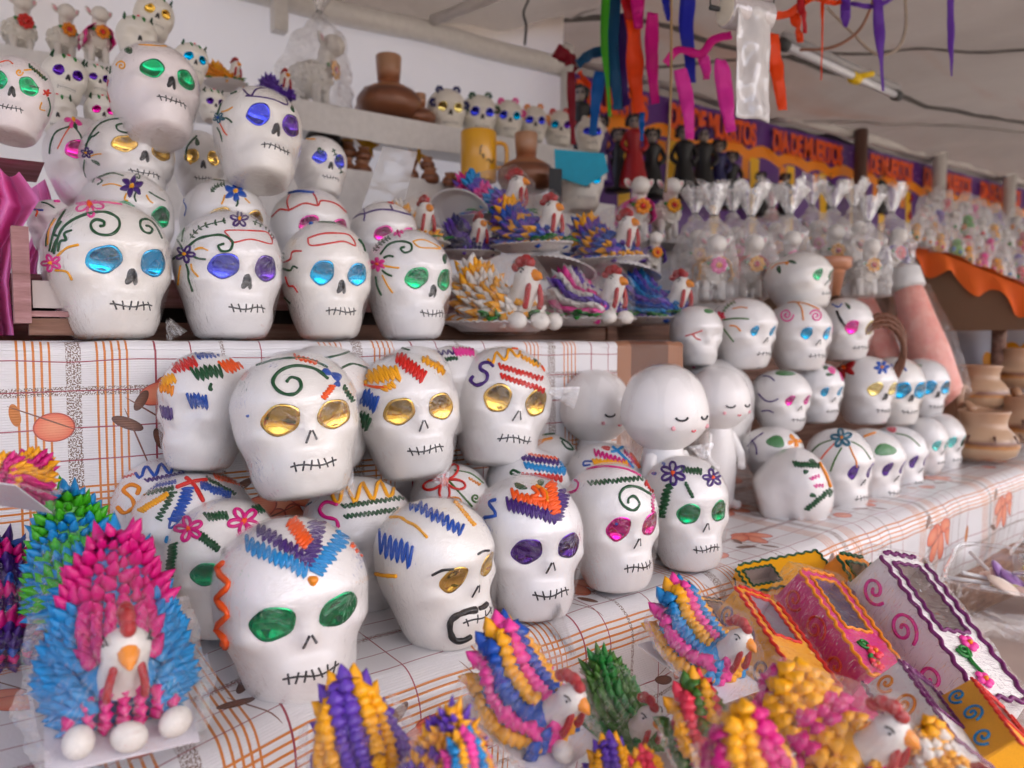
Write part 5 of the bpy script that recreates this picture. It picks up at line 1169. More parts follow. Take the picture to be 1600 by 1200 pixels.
coffin((1405, 868), .90, (1568, 1092), .74, (.34, .46, .9), .42, .30, SUGAR[0], 'plum', 'pink', 'white sugar coffin with purple wavy trim and pink flower, right side', flowers=[(-.03, .66, .055, 'pink'), (.05, .90, .05, 'pink')])
coffin((1278, 895), .88, (1395, 1062), .74, (.36, .46, .85), .46, .30, 'magenta', 'gold', 'red', 'bright pink sugar coffin with yellow beaded trim and purple window', flowers=[(0, .78, .06, 'coral'), (.06, .90, .05, 'coral')], inside=(.16, .03, .24))
coffin((1178, 925), .84, (1275, 1062), .70, (.36, .46, .85), .46, .32, 'yellow', 'red', 'navy', 'yellow sugar coffin with red trim and dark swirls, left of the pink one', inside=(.42, .38, .46))
coffin((1330, 868), .97, (1432, 1040), .84, (.36, .46, .85), .40, .30, 'gold', 'green', 'orange', 'orange sugar coffin with red swirls between the pink and white coffins', inside=(.5, .3, .1), film=False)
coffin((1160, 905), .96, (1292, 880), .98, (.0, .9, .55), .50, .34, 'yellow', 'green', 'black', 'yellow sugar coffin with dark green trim lying crosswise behind the others', win=(.06, .40), film=False)
coffin((1110, 935), .86, (1165, 1010), .78, (.3, .7, .6), .50, .34, 'yellow', 'black', 'green', 'small yellow sugar coffin with black trim behind the turquoise hen', film=False)
coffin((1432, 1052), .66, (1530, 1185), .54, (.34, .5, .85), .44, .30, SUGAR[1], 'plum', 'gold', 'small white sugar coffin with purple trim below the large white one', inside=(.4, .32, .27))
coffin((1545, 1085), .64, (1625, 1190), .54, (.45, .6, .7), .50, .32, 'yellow', 'red', 'cyan', 'yellow sugar coffin with red trim cut by the right edge', film=False)
# ---- clear tubs of lollipops at the right
def tub(c, d, sx, sy, h, yaw, label):
    M = Matrix.Translation(at(*c, d)) @ Matrix.Rotation(R_(yaw), 4, 'Z')
    r = thing('plastic_tub', label, 'plastic tub', M, 'clear plastic tubs')
    b = MB()
    for k in range(40):     # ridged walls
        pass
    pr = []; n = 72
    v = []; f = []
    for j, z in enumerate((0, .02, h * .5, h, h + .004)):
        for i in range(n):
            a = 2 * math.pi * i / n; e = .28; q = Vector((math.copysign(abs(math.cos(a)) ** e, math.cos(a)) * sx, math.copysign(abs(math.sin(a)) ** e, math.sin(a)) * sy, z))
            k = 1 + (.02 if j == 4 else .0) + .012 * (i % 2) + .06 * z / h; q.x *= k; q.y *= k; v.append(q)
    for j in range(4):
        for i in range(n): f.append((j * n + i, j * n + (i + 1) % n, (j + 1) * n + (i + 1) % n, (j + 1) * n + i))
    f.append(tuple(range(n - 1, -1, -1)))
    mobj('tub_wall', v, f, FILM, r)
    t = MB(); t.tube([v[4 * n + i] for i in range(n)] + [v[4 * n]], .0035, 6); t.build('rim', FILM2, r)
    return r, M
rg = random.Random(3)
tubs = [((1610, 965), 1.297, .14, .11, .075, 20, 'clear ridged plastic tub of lollipops beside the white coffin'), ((1650, 905), 1.50, .12, .055, .06, 12, 'clear plastic tub of sweets under the oilcloth edge at far right')]
cand = [srgb((222, 190, 180)), srgb((226, 206, 190)), srgb((205, 200, 110)), srgb((150, 110, 170)), srgb((190, 60, 70))]
for ti, (c, d, sx, sy, h, yw, lb) in enumerate(tubs):
    r, M = tub(c, d, sx, sy, h, yw, lb)
    for k in range(14):
        x, y = rg.uniform(-.6, .6) * sx, rg.uniform(-.5, .5) * sy; a = rg.uniform(0, 6.28); t = Vector((math.cos(a), math.sin(a), rg.uniform(-.1, .35)))
        o = thing('lollipop', ['pale pink', 'cream', 'yellow-green', 'lilac', 'red'][k % 5] + (' lollipop in the far tub under the oilcloth edge' if ti else ' lollipop in the tub beside the white coffin'), 'lollipop', M @ Matrix.Translation((x, y, .025 + .045 * rg.random())), 'lollipops in the clear tubs')
        s = MB(); ell(s, (0, 0, 0), (.026, .026, .007), 18, 8, Matrix.Rotation(rg.uniform(0, 1), 4, 'X')); s.build('sweet', plain('sweet_%d' % (k % 5), cand[k % 5], .3), o)
        s = MB(); s.tube([t * .02, t * .085], .0036, 6); s.build('stick', plain('white_stick', (.75, .74, .73), .4), o)
# ================================================================== REAR OF THE STALL
clay_mats = {}
def clay(kind):
    if kind in clay_mats: return clay_mats[kind]
    t = NT('clay_' + kind); co = t.coord(); sp = t.new('SeparateXYZ'); t.l.new(co, sp.inputs[0])
    st = {'brown': [(.0, (.15, .05, .025)), (.25, (.26, .09, .035)), (.42, (.12, .035, .02)), (.46, (.36, .14, .05)), (.6, (.30, .10, .04)), (.85, (.42, .22, .12))],
          'tan': [(.0, (.45, .29, .18)), (.20, (.50, .33, .20)), (.24, (.46, .18, .03)), (.30, (.16, .045, .015)), (.37, (.52, .34, .21)), (.8, (.46, .26, .15))],
          'terra': [(.0, (.42, .17, .08)), (.6, (.48, .20, .10)), (1., (.45, .18, .09))]}[kind]
    z = t.math('ADD', sp.outputs[2], t.math('MULTIPLY', t.noise(14, 3, co), .03))
    t.set(Base_Color=t.ramp(z, st), Roughness=.4, Coat_Weight=.25, Normal=t.bump(t.noise(30, 3, co), .15, .002))
    clay_mats[kind] = t.m; return t.m
POT = dict(bottle=[(.001, 0), (.30, 0), (.42, .06), (.50, .2), (.50, .32), (.42, .44), (.28, .52), (.19, .56), (.17, .60), (.17, .68)],
           cup=[(.15, .60), (.17, .60), (.19, .80), (.20, .98), (.19, 1.0), (.14, 1.0), (.12, .85)],
           pot=[(.001, 0), (.30, 0), (.44, .1), (.50, .28), (.46, .46), (.34, .58), (.30, .66), (.36, .78), (.38, .80), (.33, .80), (.26, .66), (.2, .5)],
           flower=[(.001, 0), (.24, 0), (.36, .62), (.40, .64), (.50, .70), (.52, .92), (.49, .95), (.45, .92), (.40, .7), (.25, .3)],
           jug=[(.001, 0), (.34, 0), (.47, .08), (.52, .22), (.48, .36), (.40, .46), (.34, .52), (.33, .62), (.37, .74), (.38, .78), (.33, .78), (.27, .65)])
_pm = {}
def pot(kind, clayk, base, d, h, label, handle=False, yaw=0, cup=False, grp='clay pots', cat='clay pot', nm='clay_pot'):
    """base: pixel of the foot; h: height in photograph pixels"""
    s = h * d / FPX; r = thing(nm, label, cat, Matrix.Translation(at(*base, d)) @ Matrix.Rotation(R_(yaw), 4, 'Z') @ Matrix.Diagonal((s, s, s, 1)), grp)
    key = (kind, clayk)
    if key not in _pm: _pm[key] = lathe_mesh(kind, POT[kind], 36, clay(clayk))
    share('vessel', _pm[key], r)
    if cup:
        if 'cup' not in _pm: _pm['cup'] = lathe_mesh('cup', POT['cup'], 30, clay('brown'))
        share('cup', _pm['cup'], r)
    if handle:
        t = MB(); t.tube(smooth2([(.26, 0, .78), (.42, 0, .86), (.60, 0, .74), (.58, 0, .52), (.46, 0, .40)], 6), .075, 10, None, .6); t.build('handle', clay(clayk), r)
        for k in range(9):
            m2 = MB(); a = k * .7; m2.tube([(.50 * math.cos(a), .50 * math.sin(a), .41), (.565 * math.cos(a), .565 * math.sin(a), .30)], [.028, .008], 6, None, .5)
            m2.build('painted_leaf', plain('brown_slip', (.10, .028, .015), .4), r)
    return r
pot('bottle', 'brown', (608, 190), 2.08, 100, 'large brown clay bottle with cup on its neck, on the upper rear shelf', cup=True)
pot('bottle', 'brown', (656, 198), 2.10, 50, 'small brown clay bottle right of the large one on the upper rear shelf', cup=True)
pot('bottle', 'brown', (578, 184), 2.14, 46, 'small brown clay bottle half hidden left of the large one', cup=True)
pot('bottle', 'brown', (822, 300), 1.98, 90, 'brown clay bottle with cup standing right of the yellow mug', cup=True)
for (x, y, h, lb) in [(540, 275, 34, 'leftmost low clay pot'), (566, 278, 32, 'second low clay pot'), (640, 284, 30, 'low clay pot right of the frosted sheet'), (672, 288, 30, 'low clay pot second right of the frosted sheet'), (704, 292, 26, 'low clay pot nearest the yellow mug'),
                      (543, 247, 30, 'clay pot stacked on the leftmost low pot'), (568, 252, 26, 'clay pot stacked on the second low pot'), (668, 266, 24, 'clay pot stacked right of the frosted sheet'), (638, 262, 30, 'clay pot stacked beside the frosted sheet')]:
    pot('pot', 'brown', (x, y), 2.03, h, lb + ' on the lower rear shelf', grp='low clay pots on the rear shelf')
pot('flower', 'terra', (1296, 462), 1.75, 62, 'plain terracotta flower pot behind the green-eyed profile skull', nm='flower_pot', cat='flower pot')
pot('jug', 'tan', (1535, 716), 1.86, 96, 'cream clay jug with brown stripes, nearest of the right hand jugs', True, 60, nm='clay_jug', cat='clay jug', grp='striped clay jugs')
pot('jug', 'tan', (1598, 690), 2.06, 92, 'cream clay jug with brown stripes cut by the right edge', True, 40, nm='clay_jug', cat='clay jug', grp='striped clay jugs')
pot('jug', 'tan', (1512, 678), 2.12, 88, 'cream clay jug behind the nearest striped jug', True, 190, nm='clay_jug', cat='clay jug', grp='striped clay jugs')
pot('jug', 'tan', (1528, 636), 2.12, 84, 'cream clay jug with wide brown rim stacked above the others', False, 0, nm='clay_jug', cat='clay jug', grp='striped clay jugs')
pot('jug', 'tan', (1590, 606), 2.2, 80, 'cream clay jug with brown rim stacked at the right edge', False, 0, nm='clay_jug', cat='clay jug', grp='striped clay jugs')
# yellow mug with a dark emblem
s = 76 * 1.97 / FPX; mg = thing('yellow_mug', 'tall yellow mug with a small dark emblem on the lower rear shelf', 'mug', Matrix.Translation(at(748, 284, 1.97)) @ frame(748, 284, 5).to_4x4() @ Matrix.Diagonal((s, s, s, 1)))
yl = plain('yellow_glaze', srgb((232, 168, 12)), .3, Coat_Weight=.5)
MB().lathe([(.001, 0), (.36, 0), (.37, .02), (.365, .98), (.36, 1.0), (.33, 1.0), (.33, .06), (.001, .05)], 40, None, False).build('cup_body', yl, mg)
t = MB(); t.tube(smooth2([(.35, 0, .8), (.56, .0, .74), (.56, 0, .35), (.35, 0, .28)], 6), .045, 8); t.build('handle', yl, mg)
t = MB(); t.tube([Vector((.37 * math.sin(a * .1), -.37 * math.cos(a * .1), .40 + .05 * math.sin(a * 3))) + Vector((.06 * math.cos(a), 0, .06 * math.sin(a))) for a in np.linspace(0, 6.28, 24)], .012, 5); t.tube([(.0, -.372, .47), (.005, -.374, .60)], .012, 5); t.tube([(.0, -.372, .60), (.04, -.374, .66)], .010, 5); t.build('emblem', INK, mg)
# black bowl, yellow paper stars, frosted plastic sheet, cyan card, dark box
s = 60 * 2.0 / FPX; b = thing('black_bowl', 'black clay bowl upside down behind the blue-eyed skull', 'bowl', Matrix.Translation(at(506, 240, 2.0)) @ Matrix.Diagonal((s, s, s, 1)))
MB().lathe([(.50, 0), (.52, .05), (.50, .3), (.40, .5), (.2, .56), (.001, .57)], 32, None, False).build('shell', plain('black_glaze', (.015, .015, .015), .25), b)
MB().lathe([(.44, -.02), (.54, -.02), (.55, .02), (.54, .05), (.44, .05)], 32, None, False).build('rim', plain('black_glaze', (.015, .015, .015), .25), b)
def flat_shape(name, pts, c, d, yaw, th, mat, label, cat, roll=0, group=None, pitch=0):
    """a cut sheet of real thickness: pts in pixels round the centre"""
    k = d / FPX; n = len(pts); v = [Vector((x * k, -th / 2, -y * k)) for x, y in pts] + [Vector((x * k, th / 2, -y * k)) for x, y in pts]
    f = [tuple(range(n)), tuple(range(2 * n - 1, n - 1, -1))] + [(i, n + i, n + (i + 1) % n, (i + 1) % n) for i in range(n)]
    o = mobj(name, v, f, mat, None, False); o.matrix_world = Matrix.Translation(at(*c, d)) @ frame(c[0], c[1], yaw, pitch, roll).to_4x4()
    return tag(o, label, cat, group)
for k, (x, y, r) in enumerate([(541, 218, 20), (574, 228, 20), (652, 244, 16)]):
    flat_shape('paper_star', [((r if i % 2 == 0 else r * .45) * math.sin(i * math.pi / 5), -(r if i % 2 == 0 else r * .45) * math.cos(i * math.pi / 5)) for i in range(10)], (x, y), 2.12, 10, .003, yl, ['yellow cut star nearest the black bowl', 'yellow cut star behind the stacked clay pots', 'yellow cut star right of the frosted sheet'][k], 'star', 8 * k, 'yellow cut stars behind the pots')
flat_shape('frosted_sheet', [(-42, 60), (-5, -46), (48, -38), (20, 66)], (604, 275), 1.78, 0, .003, FROST, 'frosted plastic sheet leaning in front of the clay pots', 'plastic sheet')
flat_shape('cyan_card', [(-40, -22), (38, -14), (44, 14), (10, 36), (-38, 20)], (906, 255), 2.0, 0, .006, plain('cyan_card', srgb((0, 165, 200)), .5), 'bent cyan card under the last rear shelf skulls', 'card')
flat_shape('dark_box', [(-10, -26), (10, -24), (10, 26), (-10, 26)], (868, 292), 1.9, 0, .05, plain('dark_box', (.02, .02, .022), .5), 'small dark box right of the brown clay bottle', 'box')
S = mini(905, 285, 78, 1.62, 20, 'cyan', 'ivory skull with cyan eye standing below the cyan card', leaves=False, grp='small ivory skulls at the back')
# ---- wooden crate under the left pile and boards behind the upper row
crate = thing('wooden_crate', 'worn wooden crate with pink stains behind the upper skull row', 'crate', Matrix.Translation((.45, 1.28, ZA + .001)))
pkw = NT('pink_stained_wood'); nn = pkw.noise(9, 5, pkw.coord('Object', (1, 9, 9)), .65); pkw.set(Base_Color=pkw.ramp(nn, [(.3, (.22, .10, .09)), (.6, (.42, .22, .22)), (.85, (.62, .45, .42))]), Roughness=.75, Normal=pkw.bump(nn, .4, .004))
for z, m in ((.012, WOOD), (.060, pkw.m)):
    t = MB(); t.box((0, -.165, z), (.56, .006, .012 if z < .05 else .016)); t.build('slat', m, crate, False)
for x in np.linspace(-.5, .5, 8):
    t = MB(); t.box((x, 0, .078), (.058, .165, .004)); t.build('slat', pkw.m, crate, False)
for x in (-.565, .565):
    for y in (-.165, .165):
        t = MB(); t.box((x, y, .04), (.012, .012, .04)); t.build('post', WOOD, crate, False)
t = MB(); t.box((0, .17, .040), (.55, .006, .036)); t.build('fill_board', WOOD, crate, False)  # added fill closing off the bright wall behind the slats
t = MB(); t.box((0, -.12, .035), (.555, .004, .03)); t.build('fill_board', plain('painted_inside_shade', (.03, .018, .015), .8), crate, False)  # near-black sheet added behind the front slats as painted interior shade
# end panel of a second crate at the far left
cr2 = thing('wooden_crate', 'old crate end with upright post beside the pink tulle', 'crate', Matrix.Translation(onY(20, 522, 1.0)))
def bx(name, px0, py0, px1, py1, Y, th, mat, par):
    a = onY(px0, py0, Y); b_ = onY(px1, py1, Y); t = MB(); t.box((a + b_) / 2 + Vector((0, th / 2, 0)) - par.matrix_world.translation, (abs(b_.x - a.x) / 2, th / 2, abs(a.z - b_.z) / 2)); return t.build(name, mat, par, False)
bpy.context.view_layer.update()
bx('post', 17, 352, 50, 505, .97, .03, pkw.m, cr2); bx('slat', 50, 438, 110, 482, .985, .012, plain('whitewashed_board', (.62, .55, .52), .7), cr2); bx('slat', 22, 485, 140, 496, .975, .012, pkw.m, cr2); bx('slat', 45, 497, 120, 524, .98, .02, WOOD, cr2); bx('slat', -60, 239, 70, 254, 1.06, .14, pkw.m, cr2)
# pink tulle
tl = NT('pink_tulle'); c_ = tl.mix(tl.noise(6, 3, tl.coord()), srgb((252, 110, 200)), srgb((255, 176, 228)))
tr_ = tl.new('BsdfTranslucent'); tl.l.new(c_, tr_.inputs[0]); mx_ = tl.new('MixShader'); mx_.inputs[0].default_value = .4; tl.set(Base_Color=c_, Roughness=.6); tl.l.new(tl.b.outputs[0], mx_.inputs[1]); tl.l.new(tr_.outputs[0], mx_.inputs[2]); tl.l.new(mx_.outputs[0], tl.out.inputs[0])
def tulle(i, j):
    px = float(np.interp(j, [0, .2, .45, .7, 1], [30, 62, 24, 14, 22])) * (i) + -70 * (1 - i); py = 262 + 262 * j + 14 * math.sin(i * 9 + j * 3) * (1 - j)
    dd = .88 + .035 * math.sin(i * 17 + 2.2 * j * math.sin(j * 3)) + .02 * noise.noise((i * 9, j * 6, 1))
    return at(px, py, dd)
tag(grid_obj('tulle', 48, 40, tulle, tl.m), 'bunched bright pink tulle hanging at the left edge', 'fabric')
def tulle2(i, j):
    px = 40 + 30 * i + 12 * math.sin(j * 5); py = 300 + 150 * j; return at(px, py - 20 * i, 1.06 + .03 * math.sin(i * 8 + j * 4))
tag(grid_obj('tulle', 20, 24, tulle2, tl.m), 'strip of pink tulle behind the crate post', 'fabric')

# ---- sheep figurines
_wool = None
def sheep(base, d, h, yaw, label, flower='gold', drape=None, bagged=False, neck=True, second='pink', grp='white sugar sheep'):
    s = h * d / FPX; M = Matrix.Translation(at(*base, d)) @ frame(base[0], base[1], yaw).to_4x4() @ Matrix.Diagonal((s, s, s, 1))
    r = thing('sugar_sheep', label, 'sugar sheep', M, grp); W_ = ice('white')
    global _wool
    if _wool is None:
        b = MB(); rg = random.Random(5)
        ell(b, (0, .05, .40), (.25, .29, .22), 18, 12)
        for k in range(120):
            a = rg.uniform(0, 6.28); q = rg.uniform(-1, 1); n_ = Vector((math.cos(a) * math.sqrt(1 - q * q), math.sin(a) * math.sqrt(1 - q * q), q))
            ell(b, (n_.x * .24, .05 + n_.y * .28, .40 + n_.z * .21), (.042, .042, .042), 6, 4)
        o = b.build('wool', MINI); _wool = o.data; bpy.data.objects.remove(o)
    share('wool', _wool, r)
    hd = MB(); hd.tube(smooth2([(0, -.12, .50), (0, -.20, .66), (0, -.25, .78), (0, -.30, .80), (0, -.40, .72)], 4), [.10] * 4 + [.12] * 4 + [.14] * 3 + [.15, .15, .14, .13, .11, .07], 12); hd.build('head', W_, r)
    for sd in (-1, 1):
        e = MB(); ell(e, (sd * .17, -.20, .86), (.05, .03, .085), 10, 7, Matrix.Rotation(sd * .6, 4, 'Y')); eo = e.build('ear', W_, r)
        e = MB(); ell(e, (sd * .17, -.228, .86), (.028, .012, .05), 8, 6, Matrix.Rotation(sd * .6, 4, 'Y')); e.build('inner_ear', ice('rose'), eo)
        e = MB(); ell(e, (sd * .105, -.36, .79), (.016, .014, .018), 8, 6); e.build('eye', INK, r)
        for yy in (-.10, .20):
            e = MB(); e.tube([(sd * .11, yy, .28), (sd * .12, yy - .01, .14), (sd * .12, yy - .01, .02)], [.065, .055, .06], 10); e.build('leg', W_, r)
    m = MB()
    for i in range(8): ell(m, (.03 + .085 * math.cos(i * .785), -.315, .50 + .085 * math.sin(i * .785)), (.045, .02, .045), 8, 5)
    fo = m.build('icing_flower', ice(flower), r)
    m = MB(); ell(m, (.03, -.335, .50), (.045, .022, .045), 8, 6); m.build('flower_centre', ice('red' if flower != 'pink' else 'gold'), fo)
    m = MB(); ell(m, (-.10, -.28, .53), (.045, .02, .03), 8, 5); ell(m, (.15, -.27, .46), (.045, .02, .03), 8, 5); m.build('icing_leaf', ice('leaf'), r)
    if drape:
        v = []; f = []; n = 16
        for j in range(5):
            for i in range(n + 1):
                a = math.pi * (-.15 + 1.3 * i / n); R0 = .235 + .02 * math.sin(i * 1.7); v.append(Vector((R0 * math.cos(a), .0 - .30 + .16 * j, .40 + .24 * math.sin(a) * (1 + .04 * j))))
        for j in range(4):
            for i in range(n): f.append((j * (n + 1) + i, j * (n + 1) + i + 1, (j + 1) * (n + 1) + i + 1, (j + 1) * (n + 1) + i))
        o = mobj('blanket', v, f, ice(drape), r); md = o.modifiers.new('s', 'SOLIDIFY'); md.thickness = .012
    if bagged:
        pts = [Vector((x, y, z)) for x in (-.30, .30) for y in (-.42, .38) for z in (.0, .5)] + [Vector((x, y, .98)) for x in (-.2, .2) for y in (-.36, .1)]
        bag(r, pts, FILM2, 1.0, [Vector((0, -.1, 1.22))], .05, 4, base[0]); lx = .25 * noise.noise((base[0] * .77, 1, 1)); wx = 1 + .5 * noise.noise((base[0] * .53, 4, 1))
        v = []; f = []; n = 26
        for j, (rr, z) in enumerate([(.14, 1.14), (.055, 1.24), (.05, 1.27), (.12, 1.42), (.20, 1.60), (.25, 1.72)]):
            for i in range(n):
                a = 2 * math.pi * i / n; k = rr * (1 + (.35 if j > 1 else .12) * math.cos(i * math.pi)); v.append(Vector((k * wx * math.cos(a) + lx * max(0, z - 1.25) * 1.6, -.1 + k * .45 * math.sin(a), z + (.22 * noise.noise((i * .37, j * .3, base[0])) if j > 3 else 0))))
        for j in range(5):
            for i in range(n): f.append((j * n + i, j * n + (i + 1) % n, (j + 1) * n + (i + 1) % n, (j + 1) * n + i))
        mobj('bag_top', v, f, FILM2, r)
        m = MB(); m.tube([(.058 * math.cos(a), -.1 + .032 * math.sin(a), 1.255) for a in np.linspace(0, 6.28, 14)], .008, 5); m.build('tie', INK, r)
    return r
sheep((32, 88), 1.66, 92, 12, 'white sheep with red flower garland, leftmost on the top rear shelf', 'red')
sheep((100, 96), 1.66, 84, 14, 'white sheep with orange flower garland on the top rear shelf', 'gold')
sheep((152, 100), 1.62, 84, 14, 'white sheep in a magenta skirt with a sunflower', 'gold', 'magenta')
sheep((70, 66), 1.86, 84, 10, 'white sheep at the back between the flowered ones', 'yellow')
sheep((490, 172), 1.95, 118, 62, 'tall white sheep with rainbow ribbon standing on the upper rear shelf', 'yellow', None, True)
sheep((992, 378), 1.95, 100, 16, 'white sheep with yellow and pink flowers behind the purple and yellow hen', 'gold', 'pink')
sheep((1040, 372), 2.0, 92, 20, 'white sheep beside the streamers, right of its flowered twin', 'yellow')
sheep((1018, 432), 1.70, 70, 18, 'white sheep draped in violet above the blue hen', 'gold', 'violet')
sheep((1112, 470), 1.68, 104, 12, 'bagged white sheep with yellow and pink flowers behind the bare cracked skull', 'pink', 'yellow', True)
sheep((1168, 466), 1.76, 100, 18, 'bagged white sheep with a red blanket behind the red-flowered skull', 'yellow', 'red', True)
sheep((1228, 452), 1.86, 92, 18, 'bagged white sheep behind the green-eyed profile skull', 'pink', None, True)
sheep((1296, 440), 1.98, 90, 18, 'bagged white sheep behind the terracotta pot', 'yellow', None, True)
sheep((1350, 462), 1.90, 90, 20, 'bagged white sheep with yellow flowers left of the pink salt bottles', 'yellow', None, True)
for k, (bx_, by_, d_, h_, fl_, dr_) in enumerate([(1082, 444, 1.92, 86, 'yellow', None), (1140, 438, 2.02, 84, 'pink', 'pink'), (1200, 432, 2.08, 84, 'gold', None), (1262, 424, 2.16, 80, 'pink', 'yellow'), (1325, 428, 2.12, 82, 'gold', None), (1384, 440, 2.16, 84, 'coral', 'violet')]):
    sheep((bx_, by_), d_, h_, 16 + 5 * k, ['bagged white sheep at the back left of the yellow-draped one', 'bagged white sheep in pink between the front bagged pair', 'bagged white sheep with a golden flower at the back', 'bagged white sheep in yellow behind the terracotta pot', 'bagged white sheep right behind the terracotta pot', 'bagged white sheep in violet left of the white bottle cap'][k], fl_, dr_, True)
rz = MB(); rz.box((1.62, 1.52, ZA + .035), (.55, .36, .034)); tag(rz.build('display_riser', WOOD, None, False), 'low wooden riser under the bagged sheep', 'riser')
rz = MB(); rz.box((1.62, 1.52, (ZA + ZB) / 2 - .10), (.54, .34, (ZA - ZB) / 2 + .09)); tag(rz.build('display_box', WOOD, None, False), 'wooden box hidden behind the right skull stack', 'box')
# ---- salt bottles
slt = NT('pink_salt'); n1 = slt.noise(26, 4, slt.coord(), .6); vr = slt.new('TexVoronoi'); vr.inputs['Scale'].default_value = 55; slt.l.new(slt.coord(), vr.inputs[0])
slt.set(Base_Color=slt.ramp(n1, [(.25, srgb((236, 142, 128))), (.55, srgb((243, 168, 152))), (.8, srgb((250, 198, 184)))]), Roughness=.5, Normal=slt.bump(vr.outputs[0], .6, .002))
def saltbottle(p0, p1, d0, d1, r0, r1, label, cap=True):
    a = at(*p0, d0); b = at(*p1, d1); ax = (b - a); L = ax.length; k = d0 / FPX
    r = thing('salt_bottle', label, 'salt bottle', Matrix.Translation(b), 'pink salt bottles'); a -= b; q = a.normalized()
    t = MB(); t.tube([Vector((0, 0, 0)), q * L * .06, q * L * .4, q * L * .75, q * L * .92, q * L * 1.0], [r1 * k * .8, r1 * k, r1 * k * .98, (r0 * .75 + r1 * .25) * k, r0 * k, r0 * k * .9], 28); t.build('salt', slt.m, r)
    t = MB(); t.tube([q * L * 1.0, q * L * 1.01, q * L * 1.17, q * L * 1.18], [r0 * k * 1.05, r0 * k * 1.12, r0 * k * 1.1, r0 * k * 1.0], 28); t.build('cap', plain('white_plastic', (.78, .77, .75), .35), r)
    u = q.orthogonal().normalized(); w = q.cross(u)
    pts = [q * (L * f) + (u * math.cos(an) + w * math.sin(an)) * (rr * k) for f, rr in ((-.02, r1 * 1.25), (.5, r1 * 1.35), (.98, r0 * 1.25)) for an in np.linspace(0, 6.28, 10)[:-1]]
    s_ = 8.; root2 = bag(r, [p * s_ for p in pts], FILM, 1.02, None, .03, 3, p0[0]); root2.scale = (1 / s_,) * 3
saltbottle((1419, 452), (1470, 622), 2.06, 1.98, 23, 33, 'bagged bottle of pink salt with white cap leaning at the right')
saltbottle((1345, 468), (1392, 600), 2.16, 2.08, 20, 28, 'second bottle of pink salt half hidden behind the leaning one')
bk_ = MB(); c0 = at(1372, 545, 1.66)
for k in range(3): bk_.tube([c0 + CR * (.055 * math.cos(a)) + CU * (.07 * math.sin(a) - .01 * k) - CF * (.02 * math.sin(a)) + Vector((0, 0, .0016 * math.sin(a * 22 + k * 2))) for a in np.linspace(0, 6.28, 90)], .006, 6)
tag(bk_.build('basket', plain('woven_brown', (.16, .06, .03), .6)), 'dark woven basket rim leaning behind the gold-eyed right skull', 'basket')

# ================================================================== STREAMERS, ROLL, LAMP, CABLES
def paper(c):
    key = 'paper_' + c
    if key in _mc: return _mc[key]
    t = NT(key); col = srgb({'green2': (70, 180, 30), 'teal': (0, 90, 140), 'blue': (30, 40, 190), 'sky': (0, 110, 200), 'purple': (110, 50, 180), 'plum': (70, 30, 130), 'orange': (250, 80, 0), 'red': (200, 10, 30), 'magenta': (225, 0, 150), 'pink': (245, 60, 190), 'crimson': (150, 10, 40)}[c])
    tl_ = t.new('BsdfTranslucent'); tl_.inputs[0].default_value = (*col, 1); mx = t.new('MixShader'); mx.inputs[0].default_value = .35
    t.set(Base_Color=col, Roughness=.5); t.l.new(t.b.outputs[0], mx.inputs[1]); t.l.new(tl_.outputs[0], mx.inputs[2]); t.l.new(mx.outputs[0], t.out.inputs[0]); _mc[key] = t.m; return t.m
def ribbon(pts, w, d, mat, label, twist=.5, taper=None, n=26, grp='paper streamers', fringe=0):
    if pts[0][1] <= 5 and grp == 'paper streamers': pts = [(pts[0][0], -128)] + list(pts)
    P = smooth2(pts, max(3, n // max(1, len(pts) - 1))); k = d / FPX; m = len(P); v = []; f = []
    for i, p in enumerate(P):
        u = i / (m - 1); ww = w * (taper(u) if taper else 1) * k / 2; t = P[min(i + 1, m - 1)] - P[max(i - 1, 0)]; nx, ny = -t.y, t.x; l = math.hypot(nx, ny) or 1
        an = twist * noise.noise((pts[0][0] * .37, u * 3.1, 1)) * 2.2
        side = (CR * (nx / l) - CU * (ny / l)) * math.cos(an) + CF * math.sin(an); c = at(p.x, p.y, d + .012 * noise.noise((pts[0][0], u * 4, 5)))
        for s in (-1, -.33, .33, 1): v.append(c + side * (ww * s) + CF * (.004 * noise.noise((s * 2, u * 9, pts[0][0]))))
    for i in range(m - 1):
        for s in range(3):
            if fringe and u > 0 and s != 1 and (i * 7 + s * 3) % fringe == 0: continue
            f.append((i * 4 + s, i * 4 + s + 1, i * 4 + 5 + s, i * 4 + 4 + s))
    o = mobj('paper_streamer', v, f, mat); md = o.modifiers.new('thick', 'SOLIDIFY'); md.thickness = .0008
    return tag(o, label, 'streamer', grp)
